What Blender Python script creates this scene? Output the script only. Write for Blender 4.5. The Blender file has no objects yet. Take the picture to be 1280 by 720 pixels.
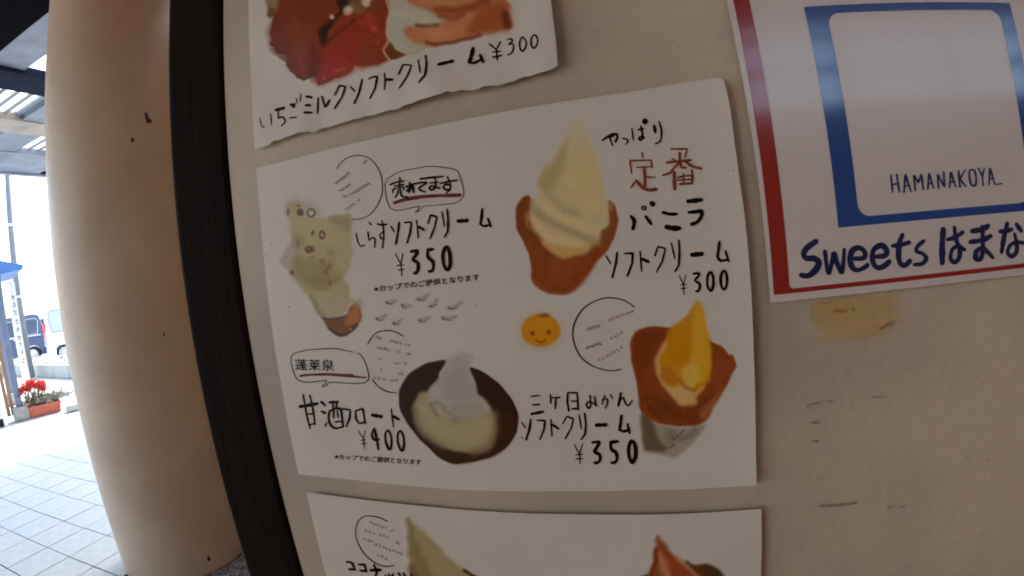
import bpy, bmesh, math, random
import numpy as np
from mathutils import Vector, Matrix
random.seed(7); rng = np.random.default_rng(7)
sc = bpy.context.scene
rad = math.radians

# ------------------------------------------------------------------ camera (wide action-camera lens)
EYE = np.array([0.0, 0.0, 1.65])          # metres; the wall stands WALL metres in front
WALL = 0.40
KP = [0.0015978848948245427, 2.5942874514160195e-08, -4.283164783421456e-10, 1.612941472837085e-13]
RC = np.array([[0.9664536844729263, -0.11688699934645799, -0.22870221938688387],
               [0.09677434202265792, 0.9905387657303439, -0.09730200569098355],
               [0.23791175358688538, 0.07190537510636945, 0.9686215022061122]])
cd = bpy.data.cameras.new("camera"); cam = bpy.data.objects.new("camera", cd)
sc.collection.objects.link(cam); sc.camera = cam
cd.type = 'PANO'; cd.sensor_width = 36.0; cd.sensor_fit = 'HORIZONTAL'
cd.panorama_type = 'FISHEYE_LENS_POLYNOMIAL'; cd.fisheye_fov = math.pi
mm = 1280 / 36.0
cd.fisheye_polynomial_k0 = 0.0
cd.fisheye_polynomial_k1 = -KP[0] * mm
cd.fisheye_polynomial_k2 = -KP[1] * mm ** 2
cd.fisheye_polynomial_k3 = -KP[2] * mm ** 3
cd.fisheye_polynomial_k4 = -KP[3] * mm ** 4
cd.clip_start = 0.01; cd.clip_end = 500
M3 = Matrix([list(RC[:, 0]), list(-RC[:, 2]), list(RC[:, 1])])
cam.matrix_world = Matrix.Translation(Vector(EYE)) @ M3.to_4x4()

# ------------------------------------------------------------------ sky, sun, exposure
SUN_EL, SUN_AZ = rad(50), rad(340)      # azimuth from +Y clockwise
w = bpy.data.worlds.new("World"); sc.world = w; w.use_nodes = True
nt = w.node_tree; nt.nodes.clear()
sky = nt.nodes.new('ShaderNodeTexSky'); sky.sky_type = 'NISHITA'; sky.sun_disc = False
sky.sun_elevation = SUN_EL; sky.sun_rotation = SUN_AZ; sky.air_density = 1.0; sky.dust_density = 2.5; sky.ozone_density = 1.0
bg = nt.nodes.new('ShaderNodeBackground'); bg.inputs['Strength'].default_value = 0.12
out = nt.nodes.new('ShaderNodeOutputWorld')
add = nt.nodes.new('ShaderNodeMix'); add.data_type = 'RGBA'; add.blend_type = 'ADD'; add.inputs['Factor'].default_value = 1
add.inputs[7].default_value = (1.45, 1.42, 1.42, 1)      # thin bright overcast veil over the whole sky
nt.links.new(sky.outputs[0], add.inputs[6]); nt.links.new(add.outputs[2], bg.inputs[0]); nt.links.new(bg.outputs[0], out.inputs[0])
sl = bpy.data.lights.new("sun", 'SUN'); sl.energy = 1.5; sl.angle = rad(12); sl.color = (1.0, 0.95, 0.88)
so = bpy.data.objects.new("sun", sl); sc.collection.objects.link(so)
sd = Vector((math.sin(SUN_AZ) * math.cos(SUN_EL), math.cos(SUN_AZ) * math.cos(SUN_EL), math.sin(SUN_EL)))
so.rotation_euler = sd.to_track_quat('Z', 'Y').to_euler()
sc.view_settings.view_transform = 'Standard'; sc.view_settings.look = 'None'
sc.view_settings.exposure = 2.35; sc.view_settings.gamma = 1.0; sc.view_settings.use_curve_mapping = False

sc.cycles.pixel_filter_type = 'BLACKMAN_HARRIS'; sc.cycles.filter_width = 1.9

# ------------------------------------------------------------------ sight lines: photo pixel -> direction -> place in the world
def ray(P):
    P = np.atleast_2d(np.array(P, float)) - [640, 360]; P = P * [1, -1]
    r = np.hypot(P[:, 0], P[:, 1]) + 1e-9
    th = KP[0] * r + KP[1] * r ** 2 + KP[2] * r ** 3 + KP[3] * r ** 4
    d = np.c_[P * (np.sin(th) / r)[:, None], -np.cos(th)] @ RC
    return np.c_[d[:, 0], -d[:, 2], d[:, 1]]
def W(P):                                   # on the wall: (x, z)
    d = ray(P); return np.c_[d[:, 0] / d[:, 1] * WALL, EYE[2] + d[:, 2] / d[:, 1] * WALL]
def G(p, z=0.0):                            # on the level z
    d = ray([p])[0]; t = (z - EYE[2]) / d[2]; return Vector(EYE + d * t)
def AT(p, dist):                            # at a horizontal distance
    d = ray([p])[0]; return Vector(EYE + d * dist / math.hypot(d[0], d[1]))

# ------------------------------------------------------------------ materials
def lin(c): 
    c = np.array(c, float) / 255
    return np.where(c < .04045, c / 12.92, ((c + .055) / 1.055) ** 2.4)
def mat(name, col, rough=.6, noise=0, nscale=8, bump=0, bscale=60, metal=0, coat=0, spec=.5, stretch=None, trans=0, col2=None, detail=6):
    m = bpy.data.materials.new(name); m.use_nodes = True; n = m.node_tree; b = n.nodes['Principled BSDF']
    c = tuple(col) + (1,)
    b.inputs['Base Color'].default_value = c; b.inputs['Roughness'].default_value = rough
    b.inputs['Metallic'].default_value = metal; b.inputs['Specular IOR Level'].default_value = spec
    b.inputs['Coat Weight'].default_value = coat; b.inputs['Coat Roughness'].default_value = .08
    tc = n.nodes.new('ShaderNodeTexCoord'); src = tc.outputs['Object']
    if stretch:
        mp = n.nodes.new('ShaderNodeMapping'); mp.inputs['Scale'].default_value = stretch
        n.links.new(src, mp.inputs[0]); src = mp.outputs[0]
    if noise or col2:
        tx = n.nodes.new('ShaderNodeTexNoise'); tx.inputs['Scale'].default_value = nscale; tx.inputs['Detail'].default_value = detail
        n.links.new(src, tx.inputs['Vector'])
        cr = n.nodes.new('ShaderNodeValToRGB'); cr.color_ramp.elements[0].position = .3; cr.color_ramp.elements[1].position = .7
        lo = tuple(col2) + (1,) if col2 else tuple(x * (1 - noise) for x in col) + (1,)
        hi = c if col2 else tuple(min(1, x * (1 + noise)) for x in col) + (1,)
        cr.color_ramp.elements[0].color = lo; cr.color_ramp.elements[1].color = hi
        n.links.new(tx.outputs['Fac'], cr.inputs[0]); n.links.new(cr.outputs[0], b.inputs['Base Color'])
    if bump:
        t2 = n.nodes.new('ShaderNodeTexNoise'); t2.inputs['Scale'].default_value = bscale; t2.inputs['Detail'].default_value = 5
        n.links.new(src, t2.inputs['Vector'])
        bp = n.nodes.new('ShaderNodeBump'); bp.inputs['Strength'].default_value = bump; bp.inputs['Distance'].default_value = .01
        n.links.new(t2.outputs['Fac'], bp.inputs['Height']); n.links.new(bp.outputs[0], b.inputs['Normal'])
    if trans:
        b.inputs['Alpha'].default_value = 1
        tl = n.nodes.new('ShaderNodeBsdfTranslucent'); tl.inputs[0].default_value = c
        mx = n.nodes.new('ShaderNodeMixShader'); mx.inputs[0].default_value = trans
        n.links.new(b.outputs[0], mx.inputs[1]); n.links.new(tl.outputs[0], mx.inputs[2])
        n.links.new(mx.outputs[0], n.nodes['Material Output'].inputs[0])
    return m
def print_mat(use_alpha=False):                            # printed picture: colour per point, soft edge through alpha
    m = bpy.data.materials.new("printed_ink"); m.use_nodes = True; n = m.node_tree; b = n.nodes['Principled BSDF']
    at = n.nodes.new('ShaderNodeAttribute'); at.attribute_name = 'ink'
    n.links.new(at.outputs['Color'], b.inputs['Base Color']); 
    if use_alpha: n.links.new(at.outputs['Alpha'], b.inputs['Alpha'])
    b.inputs['Roughness'].default_value = .4; b.inputs['Specular IOR Level'].default_value = .3
    return m
PAPER = (.81, .755, .62)
M = {
 'paper': mat('laminated_paper', PAPER, .38, noise=.025, nscale=9, bump=.05, bscale=35, spec=.4),
 'ink': mat('black_marker_ink', (.006, .0032, .0015), .55, noise=.3, nscale=300, spec=.12),
 'thin_ink': mat('fine_black_ink', (.035, .028, .022), .5, spec=.3),
 'faint': mat('faint_print', (.50, .385, .33), .5, spec=.3, noise=.2, nscale=400),
 'faint_dark': mat('faint_dark_print', (.36, .31, .26), .5, spec=.3, noise=.3, nscale=400),
 'red_ink': mat('red_brown_marker', (.25, .062, .016), .5, noise=.45, nscale=160, spec=.3),
 'underline': mat('red_underline', (.16, .026, .014), .5, noise=.35, nscale=120, spec=.3),
 'halo': mat('pink_marker_halo', (.78, .655, .56), .5, spec=.3),
 'navy': mat('navy_lettering', (.012, .020, .085), .35, spec=.4),
 'navy_thin': mat('navy_thin_lettering', (.030, .040, .12), .4, spec=.4),
 'blue': mat('blue_print', (.013, .085, .31), .12, spec=.6, coat=.6),
 'sign_red': mat('red_print', (.36, .028, .018), .15, spec=.55, coat=.5),
 'sign_paper': mat('sign_paper', (.78, .70, .61), .22, noise=.02, nscale=5, spec=.5, coat=.25, bump=.03, bscale=14),
 'wall': mat('off_white_wall_paint', (.72, .605, .415), .5, col2=(.49,.42,.31), nscale=4.5, detail=3, bump=.11, bscale=60, spec=.4),
 'darkwood': mat('dark_stained_wood', (.012, .006, .0025), .8, noise=.35, nscale=9, bump=.12, bscale=30, stretch=(6, 6, .6), spec=.06),
 'column': mat('beige_column_paint', (.60, .475, .34), .42, noise=.10, nscale=3.0, bump=.10, bscale=40, spec=.5, col2=(.51,.395,.275)),
 'chip': mat('chipped_plaster', (.05, .03, .02), .8),
 'tile': mat('grey_paving_tile', (.48, .53, .54), .6, noise=.08, nscale=14, bump=.2, bscale=120),
 'mortar': mat('mortar_joint', (.07, .07, .07), .9),
 'ground': mat('pale_paving', (.44, .46, .46), .8, noise=.08, nscale=3),
 'asphalt': mat('asphalt', (.5, .5, .5), .9, noise=.1, nscale=20, bump=.2),
 'concrete': mat('concrete', (.34, .34, .32), .85, noise=.2, nscale=9, bump=.3),
 'kerb': mat('kerb_concrete', (.36, .38, .35), .85, noise=.15, nscale=12, bump=.2),
 'steel': mat('navy_painted_steel', (.008, .012, .028), .8, noise=.3, nscale=5, spec=.08),
 'grey_steel': mat('blue_grey_painted_steel', (.17, .20, .25), .5, noise=.25, nscale=4),
 'beige_steel': mat('beige_grey_beam', (.30, .27, .23), .6, noise=.25, nscale=4),
 'sheet': mat('translucent_corrugated_sheet', (.75, .80, .80), .4, trans=.65, noise=.08, nscale=6),
 'rib': mat('roof_rib', (.20, .22, .24), .6),
 'darkceil': mat('dark_ceiling', (.002, .002, .004), .9, spec=.03),
 'woodceil': mat('warm_bounce_wood', (.50, .19, .05), .6, noise=.25, nscale=7, stretch=(1, 9, 1), bump=.2),  # saturated orange, chosen to warm the light bounced from above
 'van': mat('dark_blue_car_paint', (.016, .045, .13), .25, coat=.8, metal=.2),
 'vanglass': mat('tinted_glass', (.03, .07, .14), .08, spec=.8),
 'white_paint': mat('white_car_paint', (.78, .80, .80), .3, coat=.5),
 'paleglass': mat('pale_glass', (.42, .52, .58), .1, spec=.8),
 'tyre': mat('tyre_rubber', (.02, .02, .022), .85),
 'alloy': mat('alloy_rim', (.62, .63, .65), .35, metal=.6),
 'chrome': mat('bright_trim', (.75, .76, .78), .2, metal=.9),
 'taillight': mat('tail_light_red', (.45, .02, .02), .2),
 'kiosk_roof': mat('blue_roof_sheet', (.07, .20, .52), .4, noise=.1, nscale=6),
 'kiosk_post': mat('blue_grey_post', (.13, .17, .26), .5, noise=.15, nscale=6),
 'oldwood': mat('weathered_wood', (.27, .17, .10), .8, noise=.3, nscale=8, stretch=(8, 8, .8), bump=.3),
 'pole': mat('galvanised_pole', (.15, .165, .19), .55, noise=.12, nscale=6, metal=.2),
 'white': mat('white_panel', (.78, .79, .78), .5, noise=.03, nscale=4),
 'terracotta': mat('terracotta_plastic', (.52, .13, .075), .6, noise=.1, nscale=9),
 'soil': mat('potting_soil', (.06, .04, .03), .95, noise=.3, nscale=40),
 'leaf': mat('dry_leaf', (.16, .15, .07), .7, noise=.4, nscale=30),
 'greyleaf': mat('silver_leaf', (.22, .25, .24), .7, noise=.3, nscale=30),
 'twig': mat('dry_twig', (.30, .23, .14), .8),
 'petal': mat('red_petal', (.62, .05, .035), .6),
 'scuff': mat('pencil_scuff', (.36, .29, .20), .6, spec=.3, noise=.25, nscale=300), 'tape': mat('old_tape', (.42, .30, .15), .4),
 'opp': mat('warm_bounce_plaster', (.42, .20, .08), .8, noise=.1, nscale=3),  # saturated brown for the added walls, warms their bounce
 'bounce_floor': mat('warm_bounce_stone', (.28, .14, .06), .8, noise=.15, nscale=9, bump=.2),  # dark warm brown, keeps the bounce from below low and warm
 'print': print_mat(), 'print_alpha': print_mat(True),
}
_peb = mat('pebble', (.30, .31, .32), .8, noise=.55, nscale=55, detail=2)
M['pebble'] = _peb
for nm in ('sheet',):
    M[nm].node_tree.nodes['Principled BSDF'].inputs['Specular IOR Level'].default_value = .3

# ------------------------------------------------------------------ object helpers
def link(name, me, parent=None, m=None):
    o = bpy.data.objects.new(name, me); sc.collection.objects.link(o)
    if parent is not None: o.parent = parent
    if m is not None and len(me.materials) == 0: me.materials.append(M[m] if isinstance(m, str) else m)
    return o
def tag(o, label=None, cat=None, group=None, kind=None):
    if label: o['label'] = label
    if cat: o['category'] = cat
    if group: o['group'] = group
    if kind: o['kind'] = kind
    return o
def empty(name, loc, rz, label, cat, group=None):
    o = bpy.data.objects.new(name, None); sc.collection.objects.link(o)
    o.location = loc; o.rotation_euler = (0, 0, rz); o.empty_display_size = .1
    return tag(o, label, cat, group)
class MB:
    def __init__(s): s.v = []; s.f = []; s.smooth = False
    def add(s, vs, fs):
        k = len(s.v); s.v += [tuple(v) for v in vs]; s.f += [tuple(i + k for i in f) for f in fs]; return s
    def box(s, a, b, bev=0):
        x0, x1 = sorted((a[0], b[0])); y0, y1 = sorted((a[1], b[1])); z0, z1 = sorted((a[2], b[2]))
        if bev <= 0:
            return s.add([(x0,y0,z0),(x1,y0,z0),(x1,y1,z0),(x0,y1,z0),(x0,y0,z1),(x1,y0,z1),(x1,y1,z1),(x0,y1,z1)],
                         [(0,3,2,1),(4,5,6,7),(0,1,5,4),(1,2,6,5),(2,3,7,6),(3,0,4,7)])
        bm = bmesh.new(); bmesh.ops.create_cube(bm, size=1)
        for v in bm.verts: v.co = Vector(((x0+x1)/2 + v.co.x*(x1-x0), (y0+y1)/2 + v.co.y*(y1-y0), (z0+z1)/2 + v.co.z*(z1-z0)))
        bmesh.ops.bevel(bm, geom=bm.edges[:], offset=bev, segments=2, affect='EDGES', profile=.6)
        bm.verts.index_update(); s.add([v.co for v in bm.verts], [[v.index for v in f.verts] for f in bm.faces]); bm.free(); return s
    def tube(s, p, q, r0, r1=None, n=12, caps=True):
        r1 = r0 if r1 is None else r1; p = Vector(p); q = Vector(q); d = (q - p).normalized()
        u = d.cross(Vector((0, 0, 1))); u = u.normalized() if u.length > 1e-4 else Vector((1, 0, 0)); t = d.cross(u)
        vs = [p + (u*math.cos(2*math.pi*i/n) + t*math.sin(2*math.pi*i/n))*r0 for i in range(n)] + \
             [q + (u*math.cos(2*math.pi*i/n) + t*math.sin(2*math.pi*i/n))*r1 for i in range(n)]
        fs = [(i, (i+1) % n, n+(i+1) % n, n+i) for i in range(n)]
        if caps: fs += [tuple(range(n))[::-1], tuple(range(n, 2*n))]
        return s.add(vs, fs)
    def prism(s, poly, y0, y1):               # outline in (x, z), extruded along y
        n = len(poly); vs = [(x, y0, z) for x, z in poly] + [(x, y1, z) for x, z in poly]
        return s.add(vs, [tuple(range(n)), tuple(range(n, 2*n))[::-1]] + [(i, n+i, n+(i+1) % n, (i+1) % n) for i in range(n)])
    def mesh(s, name):
        me = bpy.data.meshes.new(name); me.from_pydata(s.v, [], s.f)
        bm = bmesh.new(); bm.from_mesh(me); bmesh.ops.recalc_face_normals(bm, faces=bm.faces[:]); bm.to_mesh(me); bm.free()
        if s.smooth:
            for p in me.polygons: p.use_smooth = True
        me.update(); return me
    def build(s, name, m, parent=None): return link(name, s.mesh(name), parent, m)

# ------------------------------------------------------------------ the sheets on the wall
YW = WALL
def bulge_fn(seed, amp, lift):
    r = np.random.default_rng(seed); A = [(r.uniform(4, 22), r.uniform(4, 22), r.uniform(0, 6.3), r.uniform(.4, 1)) for _ in range(5)]
    def f(x, z):
        y = sum(a * np.sin(kx * x + kz * z + ph) for kx, kz, ph, a in A) / 3.0
        return amp * (y + 1.2) + lift
    return f
def on_sheet(P, fn, off):
    q = W(P); return np.c_[q[:, 0], YW - fn(q[:, 0], q[:, 1]) - off, q[:, 1]]
def resamp(P, n):
    P = np.array(P, float); d = np.r_[0, np.cumsum(np.hypot(*np.diff(P, axis=0).T))]; t = np.linspace(0, d[-1], n)
    return np.c_[np.interp(t, d, P[:, 0]), np.interp(t, d, P[:, 1])]
def coons_sheet(name, L, Rr, T, B, fn, m, parent, nu=70, nv=50, rough_edge=0, thick=.0002, corner=0):
    """L, Rr bottom->top; T, B left->right, all in wall (x, z) metres. Front face, back face and an edge band."""
    L, Rr = resamp(L, nv), resamp(Rr, nv); T, B = resamp(T, nu), resamp(B, nu)
    u = np.linspace(0, 1, nu)[None, :, None]; v = np.linspace(0, 1, nv)[:, None, None]
    S = (1-u)*L[:, None] + u*Rr[:, None] + (1-v)*B[None] + v*T[None] - ((1-u)*(1-v)*B[0] + u*(1-v)*B[-1] + (1-u)*v*T[0] + u*v*T[-1])
    S = S.reshape(-1, 2); y = YW - fn(S[:, 0], S[:, 1])
    N = nu*nv; vs = np.r_[np.c_[S[:, 0], y, S[:, 1]], np.c_[S[:, 0], y + thick, S[:, 1]]]
    f = []
    for j in range(nv-1):
        for i in range(nu-1):
            a = j*nu + i; f.append((a, a+1, a+nu+1, a+nu)); f.append((N+a, N+a+nu, N+a+nu+1, N+a+1))
    ring = [i for i in range(nu)] + [j*nu+nu-1 for j in range(1, nv)] + [(nv-1)*nu+i for i in range(nu-2, -1, -1)] + [j*nu for j in range(nv-2, 0, -1)]
    k = 2*N; rv = [vs[a] for a in ring] + [vs[N+a] for a in ring]; vs = np.r_[vs, np.array(rv)]; m_ = len(ring)
    for i in range(m_): f.append((k+i, k+m_+i, k+m_+(i+1) % m_, k+(i+1) % m_))
    me = bpy.data.meshes.new(name); me.from_pydata(vs.tolist(), [], f)
    for p in me.polygons: p.use_smooth = len(p.vertices) == 4 and p.index < 2*(nu-1)*(nv-1)
    me.update(); return link(name, me, parent, m)

# --- strokes of handwriting: each stroke its own outline, thicker in the middle, laid on the sheet
class Pen:
    def __init__(s, fn, base=.00025): s.fn = fn; s.v = []; s.f = []; s.k = 0; s.base = base
    def stroke(s, px, pts, smooth=True, taper=.85):
        P = np.array(pts, float)
        if len(P) == 1: P = np.r_[P, P + [[.3, .1]]]
        if smooth and len(P) > 2:                      # Catmull-Rom
            Q = np.r_[[2*P[0]-P[1]], P, [2*P[-1]-P[-2]]]; outp = []
            if np.allclose(P[0], P[-1]): Q[0] = P[-2]; Q[-1] = P[1]
            for i in range(1, len(Q)-2):
                n = max(3, int(np.hypot(*(Q[i+1]-Q[i])) / 1.2))
                for t in np.linspace(0, 1, n, endpoint=False):
                    a, b, c, d = Q[i-1], Q[i], Q[i+1], Q[i+2]
                    outp.append(.5*((2*b) + (c-a)*t + (2*a-5*b+4*c-d)*t*t + (3*b-a-3*c+d)*t**3))
            outp.append(P[-1]); P = np.array(outp)
        else:
            L = np.hypot(*np.diff(P, axis=0).T).sum(); P = resamp(P, max(3, int(L/1.5)))
        n = len(P); t = np.gradient(P, axis=0); t /= np.hypot(t[:, 0], t[:, 1])[:, None] + 1e-9
        nrm = np.c_[-t[:, 1], t[:, 0]]
        s_ = np.linspace(0, 1, n); wd = px/2*(taper + (1-taper)*np.sin(np.pi*s_)**.6)
        wd = np.maximum(wd, .38) * (1 + .10*np.sin(s_*9 + rng.uniform(0, 6)) + .05*np.sin(s_*23 + rng.uniform(0, 6)))
        closed = np.hypot(*(P[0]-P[-1])) < .4 and n > 8
        A = P + nrm*wd[:, None]; B = P - nrm*wd[:, None]
        ring = []
        if not closed:
            def cap(c, tt, nn, r, sgn):
                return [c + (tt*math.cos(a)*sgn + nn*math.sin(a))*r for a in np.linspace(-math.pi/2, math.pi/2, 7)]
            e = cap(P[-1], t[-1], nrm[-1], wd[-1], 1); b0 = cap(P[0], t[0], nrm[0], wd[0], -1)
        off = s.base + (s.k % 14)*.00003; s.k += 1
        k = len(s.v)
        def put(Q): s.v.extend(on_sheet(np.array(Q), s.fn, off).tolist())
        put(A); put(B)
        for i in range(n-1): s.f.append((k+i, k+i+1, k+n+i+1, k+n+i))
        if not closed:
            k2 = len(s.v); put(e); s.f.append(tuple(k2+i for i in range(7)))
            k2 = len(s.v); put(b0); s.f.append(tuple(k2+i for i in range(7))[::-1])
    def crop(s, ox, oy, sc_, items, smooth=True, gain=1.0):
        for it in items:
            wpx, pts = it[0], it[1]; sm = it[2] if len(it) > 2 else smooth
            s.stroke(wpx/sc_*gain*1.32, [(ox + x/sc_, oy + y/sc_) for x, y in pts], sm)
    def build(s, name, m, parent, label=None):
        me = bpy.data.meshes.new(name); me.from_pydata(s.v, [], s.f); me.update()
        o = link(name, me, parent, m)
        if label: o['label'] = label
        return o
def font_print(txt, fn, origin, right, up, size_px, m, name, parent, bold=0, off=.0004, label=None, extra=None):
    """Small machine lettering: built-in font, laid on the sheet along the line origin->right (photo pixels, width of the line)."""
    cu = bpy.data.curves.new('t', 'FONT'); cu.body = txt; cu.size = 1; cu.offset = bold; cu.resolution_u = 3
    o = bpy.data.objects.new('t', cu); sc.collection.objects.link(o)
    dg = bpy.context.evaluated_depsgraph_get(); me = bpy.data.meshes.new_from_object(o.evaluated_get(dg))
    bpy.data.objects.remove(o)
    n = len(me.vertices); co = np.empty(n*3); me.vertices.foreach_get('co', co); co = co.reshape(-1, 3)
    if n == 0: return None
    x0, x1 = co[:, 0].min(), co[:, 0].max()
    t = (co[:, 0] - x0) / (x1 - x0); o_, r_, u_ = np.array(origin, float), np.array(right, float), np.array(up, float)
    P = o_ + t[:, None]*(r_ - o_) + (co[:, 1:2]*size_px)*u_
    q = on_sheet(P, fn, off)
    if extra:                                    # a heavier pen: the same outlines once more, a hair's breadth aside
        fc = [tuple(p.vertices) for p in me.polygons]; k = len(q); q = np.r_[q, on_sheet(P + np.array(extra), fn, off + .00003)]
        fc += [tuple(i + k for i in f) for f in fc]; me = bpy.data.meshes.new(name); me.from_pydata(q.tolist(), [], fc); me.update()
    else:
        me.vertices.foreach_set('co', q.ravel())
    me.materials.clear(); me.update()
    ob = link(name, me, parent, m)
    if label: ob['label'] = label
    return ob

# --- printed pictures: colours painted point by point in the picture's own outline
def sstep(x, a, b): t = np.clip((x-a)/(b-a+1e-9), 0, 1); return t*t*(3-2*t)
P_OBS = lin((137, 125, 115))
class Picture:
    def __init__(s, x0, y0, x1, y1, step=1.2, wx=0):
        s.nx = int((x1-x0)/step)+1; s.ny = int((y1-y0)/step)+1
        X, Y = np.meshgrid(np.linspace(x0, x1, s.nx), np.linspace(y0, y1, s.ny)); s.X, s.Y = X, Y
        s.wx = X + wx*np.sin(Y*.31+1)+wx*.5*np.sin(X*.23+Y*.17); s.wy = Y + wx*np.sin(X*.27+2)
        s.c = np.zeros(X.shape+(3,)); s.c[:] = (137, 125, 115); s.a = np.zeros(X.shape)
    def sd(s, pts, closed=True):
        P = np.array(pts, float); n = len(P); D = np.full(s.X.shape, 1e9); ins = np.zeros(s.X.shape, bool)
        for i in range(n if closed else n-1):
            a = P[i]; b = P[(i+1) % n]; e = b-a; wx_, wy_ = s.wx-a[0], s.wy-a[1]
            t = np.clip((wx_*e[0]+wy_*e[1])/(e@e+1e-9), 0, 1); D = np.minimum(D, np.hypot(wx_-t*e[0], wy_-t*e[1]))
            if closed:
                c = ((a[1] > s.wy) != (b[1] > s.wy)) & (s.wx < e[0]*(s.wy-a[1])/(e[1]+1e-12)+a[0]); ins ^= c
        return np.where(ins, -D, D) if closed else D
    def put(s, k, col, opaque):
        s.c = s.c*(1-k[..., None]) + np.array(col, float)*k[..., None]
        if opaque: s.a = s.a + (1-s.a)*k
    def curve(s, pts, n=60, closed=True):
        P = np.array(pts, float); m = len(P); o = []
        for i in range(m if closed else m-1):
            a, b, c, d = (P[(i+j) % m] if closed else P[min(max(i+j, 0), m-1)] for j in (-1, 0, 1, 2))
            for t in np.linspace(0, 1, 6, endpoint=False): o.append(.5*((2*b)+(c-a)*t+(2*a-5*b+4*c-d)*t*t+(3*b-a-3*c+d)*t**3))
        if not closed: o.append(P[-1])
        return o
    def poly(s, pts, col, soft=1.0, k=1.0, opaque=True, smooth=True, fade=None):
        d = s.sd(s.curve(pts) if smooth else pts); al = (1-sstep(d, -soft, soft))*k
        if fade: al = al*(1-sstep(s.Y, *fade))
        s.put(al, col, opaque)
        return d
    def line(s, pts, w_, col, soft=1.5, k=1.0, opaque=False):
        d = s.sd(s.curve(pts, closed=False), False); s.put((1-sstep(d, w_/2-soft*.5, w_/2+soft))*k, col, opaque)
    def ell(s, cx, cy, rx, ry, col, soft=.3, k=1.0, opaque=False, rot=0):
        c_, s_ = math.cos(rot), math.sin(rot); dx, dy = s.X-cx, s.Y-cy
        r = np.hypot((dx*c_+dy*s_)/rx, (-dx*s_+dy*c_)/ry); s.put((1-sstep(r, 1-soft, 1+soft))*k, col, opaque)
    def grain(s, amt, sc_=3.0, seed=1):
        r = np.random.default_rng(seed); h, w_ = s.X.shape; g = r.normal(size=(h//3+2, w_//3+2))
        yy, xx = np.mgrid[0:h, 0:w_]/3.0; y0, x0 = yy.astype(int), xx.astype(int); fy, fx = yy-y0, xx-x0
        g = g[y0, x0]*(1-fy)*(1-fx)+g[y0+1, x0]*fy*(1-fx)+g[y0, x0+1]*(1-fy)*fx+g[y0+1, x0+1]*fy*fx
        s.c *= (1+amt*.35*g)[..., None]
    def build(s, name, fn, parent, label, off=.00012, white=PAPER, m='print'):
        n = s.nx*s.ny; P = np.c_[s.X.ravel(), s.Y.ravel()]; q = on_sheet(P, fn, off)
        al = s.a.ravel(); idx = np.arange(n).reshape(s.ny, s.nx)
        F = np.stack([idx[:-1, :-1], idx[1:, :-1], idx[1:, 1:], idx[:-1, 1:]], -1).reshape(-1, 4)
        F = F[al[F].max(1) > .02]; used = np.unique(F); mp = -np.ones(n, int); mp[used] = np.arange(len(used))
        me = bpy.data.meshes.new(name); me.from_pydata(q[used].tolist(), [], mp[F].tolist())
        col = lin(np.clip(s.c, 0, 255)).reshape(-1, 3)/P_OBS*np.array(white); col = np.clip(col - .010*(1 - col), .001, .95)
        at = me.color_attributes.new('ink', 'FLOAT_COLOR', 'POINT')
        at.data.foreach_set('color', np.c_[col[used], al[used]].ravel().astype(np.float32))
        for p in me.polygons: p.use_smooth = True
        me.update(); return tag(link(name, me, parent, m), label)

# ================================================================== THE MENU WALL AND THE POST BESIDE IT
XP0, XP1 = float(W((228, 360))[0, 0]), float(W((299.5, 360))[0, 0])     # dark post, left and right edge
def grid_panel(name, x0, x1, z0, z1, y, m, parent, nx, nz, f):
    xs = np.linspace(x0, x1, nx); zs = np.linspace(z0, z1, nz); X, Z = np.meshgrid(xs, zs)
    Y = y - f(X, Z); vs = np.c_[X.ravel(), Y.ravel(), Z.ravel()].tolist()
    i = np.arange(nx*nz).reshape(nz, nx); F = np.stack([i[:-1, :-1], i[:-1, 1:], i[1:, 1:], i[1:, :-1]], -1).reshape(-1, 4).tolist()
    me = bpy.data.meshes.new(name); me.from_pydata(vs, [], F)
    for p in me.polygons: p.use_smooth = True
    return link(name, me, parent, m)
wall = empty('menu_wall', (0, 0, 0), 0, 'off-white painted wall panel with stains behind the ice cream menus', 'wall')
b = MB(); b.box((XP1, YW+.004, 0), (4.2, YW+.12, 3.0)); b.build('wall_core', 'wall', wall)
und = lambda X, Z: .0006*np.sin(X*9+1.3*np.sin(Z*5)) + .0004*np.sin(Z*13+X*6) + .0002*np.sin(X*61)*np.sin(Z*47) - .0022
grid_panel('wall_face', XP1, 4.2, .05, 3.0, YW+.002, 'wall', wall, 240, 120, und)
b = MB(); b.box((XP1-.0, YW-.018, 0.0), (4.2, YW, .05)); b.build('skirting', 'wall', wall)
zero = lambda x, z: np.asarray(x)*0 + .0012

post = empty('dark_post', ((XP0+XP1)/2, YW, 0), 0, 'near-black stained wooden post at the left edge of the menu wall', 'post')
b = MB(); xo = (XP0+XP1)/2; 
b.box((XP0-xo, .001, 0), (XP1-xo-.001, .12, 3.0), .006); o = b.build('shaft', 'darkwood', post)

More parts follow.
